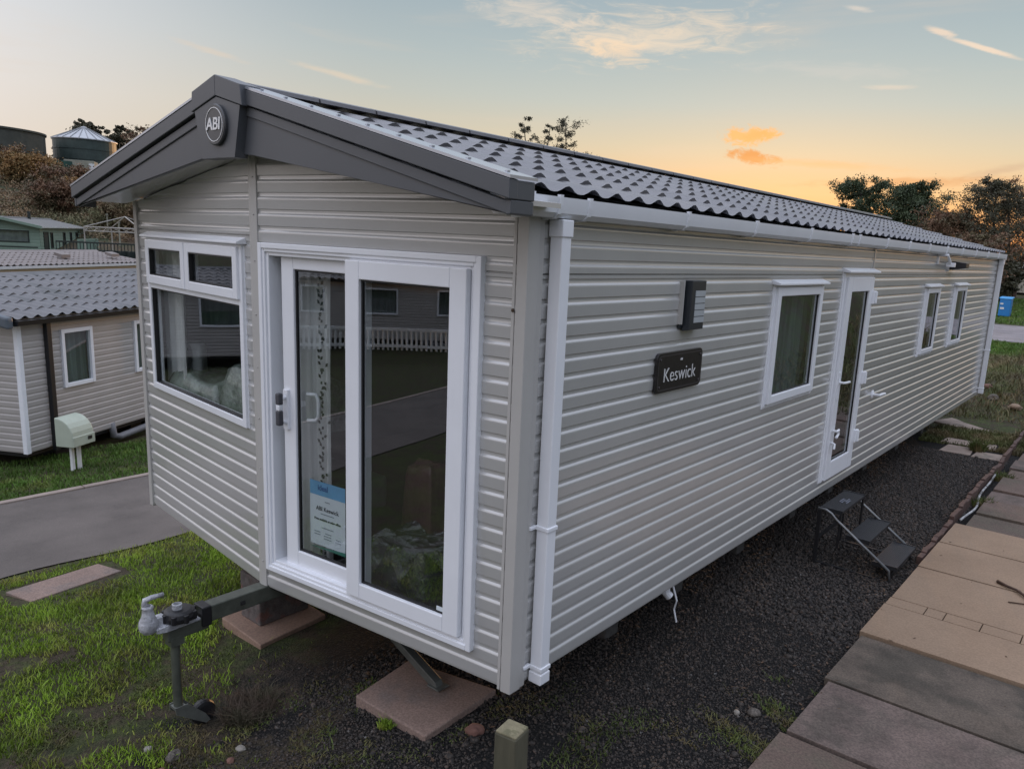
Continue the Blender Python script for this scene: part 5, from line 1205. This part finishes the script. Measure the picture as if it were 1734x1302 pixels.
def far_mask(x, y): return sstep(y, 10.5+.5*lumps(x,y,1.5,51), 10.9+.5*lumps(x,y,1.5,51))*(.55+.5*lumps(x,y,1.2,52))*np.where((x > -.6) & (x < .7) & (y > 11.0) & (y < 12.0), 0, 1)
grass_obj('rough_grass', 'rough grass and weeds on the bank beyond the far end of the caravan', [blades(60000, (-2.5,3.5), (10.2,24), far_mask, .12, .007, 6, .8), blades(9000, (-.4,.95), (9.85,11.2), lambda x, y: np.where((x > -.12) & (x < .64) & (y > 9.93) & (y < 10.37), .04, .8), .07, .006, 7), blades(5000, (-.2,3), (12,20), lambda x, y: sstep(lumps(x,y,2,55), 0, .4), .34, .010, 8, .5)], mat('rough_bank_grass', (.10,.115,.035), .7, .5, 1.3, col2=(.15,.115,.055), f2=(.40,.58), s2=1.2))
grass_obj('far_grass', 'bright mown grass around the blue bin and the far road', [blades(45000, (-14,4), (24,29.2), lambda x, y: .9+0*x, .09, .012, 9), blades(50000, (-14,3), (38.6,62), lambda x, y: .9+0*x, .11, .02, 10)], bpy.data.materials['dark_grass_blades'])
# dead grass clump and weeds by the prop wheel
def tuft(name, label, x, y, n, rad, h, w, m, sd, lean=.6):
    r = np.random.default_rng(sd); z = GZ(x, y)
    v, f = blades(n, (x-rad,x+rad), (y-rad,y+rad), lambda a, b_: np.where((a-x)**2+(b_-y)**2 < rad**2*r.uniform(.1,1,len(a)), 1., 0.), h, w, sd, lean)
    o = grass_obj(name, label, [(v-np.array([x,y,z]), f)], m); o.location = (x,y,z); o['category'] = 'plant'; del o['kind']; return o
tuft('dead_grass_clump', 'brown dead grass clump on the gravel beside the prop wheel', -1.72,-.40, 2600,.20,.12,.002, mat('dead_grass', (.085,.060,.042), .8, .4, 8, col2=(.05,.045,.025), f2=(.45,.6), s2=9), 61, .9)
tuft('weed_tuft', 'small dark green weed at the edge of the pinkish slab', -.83,-.07, 260,.06,.06,.004, GM, 62)
tuft('weed_tuft', 'weed growing in the brick joint of the buff concrete', 1.45,3.42, 120,.05,.035,.004, GM2, 63)
tuft('weed_tuft', 'weed in the gap by the split edging board', .93,6.9, 500,.14,.10,.005, GM2, 64)
tuft('weed_tuft', 'weeds at the foot of the far edging board', .93,8.3, 500,.15,.12,.005, GM2, 65)
tuft('weed_tuft', 'tall weeds beside the broken far slabs', .40,9.72, 500,.14,.15,.006, GM2, 66)

# loose gravel chips
def chips(n, xr, yr, mask, s0, s1, sd):
    bm = bmesh.new(); bmesh.ops.create_icosphere(bm, subdivisions=1, radius=1); bv = np.array([v.co[:] for v in bm.verts]); bf = np.array([[q.index for q in f.verts] for f in bm.faces]); bm.free()
    r = np.random.default_rng(sd); x = r.uniform(*xr, n); y = r.uniform(*yr, n); k = mask(x, y) > r.uniform(0,1,n); x, y = x[k], y[k]; n = len(x)
    s_ = r.uniform(s0, s1, (n,1,1))*np.clip(r.lognormal(0,.3,(n,1,1)), .5, 2.2); ax = r.uniform(.55,1.25,(n,1,3))
    v = bv[None]*ax*(1+r.uniform(-.22,.22,(n,len(bv),1)))*s_
    q = r.normal(size=(n,4)); q /= np.linalg.norm(q, axis=1, keepdims=True); w_, i_, j_, k_ = q.T
    Rm = np.stack([1-2*(j_*j_+k_*k_),2*(i_*j_-k_*w_),2*(i_*k_+j_*w_),2*(i_*j_+k_*w_),1-2*(i_*i_+k_*k_),2*(j_*k_-i_*w_),2*(i_*k_-j_*w_),2*(j_*k_+i_*w_),1-2*(i_*i_+j_*j_)],1).reshape(n,3,3)
    v = np.einsum('nij,nkj->nki', Rm, v); v[:,:,2] *= .8
    v += np.stack([x,y,ground_z(x,y)+s_[:,0,0]*.30],1)[:,None,:]
    return v.reshape(-1,3), (bf[None]+(np.arange(n)*len(bv))[:,None,None]).reshape(-1,3)
def pit_mask(x, y):
    e = sstep(x, -1.9+.45*lumps(x,y,1.2,71), -1.2+.45*lumps(x,y,1.2,71))
    return e*np.where(x < .87, 1, 0)*(1-.75*sstep(lumps(x,y,.8,72), .1, .4)*np.where(y < .5, 1, 0))
def chip_mat():
    Mt = mat('dark_gravel_chips', (.046,.044,.046), .8, .0)
    t = NT(Mt.node_tree); b = t.n['Principled BSDF']; co = t.node('ShaderNodeTexCoord').outputs['Object']
    vo = t.node('ShaderNodeTexVoronoi'); t.l.new(co, vo.inputs['Vector']); vo.inputs['Scale'].default_value = 75
    t.l.new(t.ramp(vo.outputs['Color'], [(.0,(.009,.008,.0075)),(.40,(.026,.022,.019)),(.70,(.047,.038,.031)),(.84,(.078,.055,.042)),(.93,(.10,.095,.09)),(1,(.22,.21,.20))]), b.inputs['Base Color'])
    return Mt
CM = chip_mat()
va, fa = chips(62000, (-2.0,.88), (-1.35,2.6), pit_mask, .0042, .0078, 81)
vb, fb = chips(46000, (-.7,.88), (2.6,9.4), pit_mask, .0075, .0115, 82)
vc, fc = chips(1500, (-1.6,.88), (-1.3,7), pit_mask, .011, .017, 83)
V_ = np.concatenate([va, vb, vc]); F_ = np.concatenate([fa, fb+len(va), fc+len(va)+len(vb)])
tag(np_mesh('gravel', V_, F_, CM), 'dark loose gravel beside and beneath the caravan', 'gravel', kind='stuff')
# fallen leaves on the gravel and path
rl_ = np.random.default_rng(91); n = 260
lx = np.concatenate([rl_.uniform(.45,.9,140), rl_.uniform(-1.6,1.9,120)]); ly = np.concatenate([rl_.uniform(1.4,5.2,140), rl_.uniform(-.9,7,120)])
lz = np.where(lx > .89, -.178, ground_z(lx, ly)+.012); vv, ff = cards(np.stack([lx,ly,lz],1), .016, rl_, .0); vv = vv.reshape(-1,4,3); vv[:,:,2] = lz[:,None]+(vv[:,:,2]-lz[:,None])*.25; vv = vv.reshape(-1,3)
tag(np_mesh('fallen_leaves', vv, ff, mat('fallen_leaf', (.085,.05,.028), .8, .5, 20)), 'scattered brown fallen leaves on gravel and concrete', 'leaves', kind='stuff')
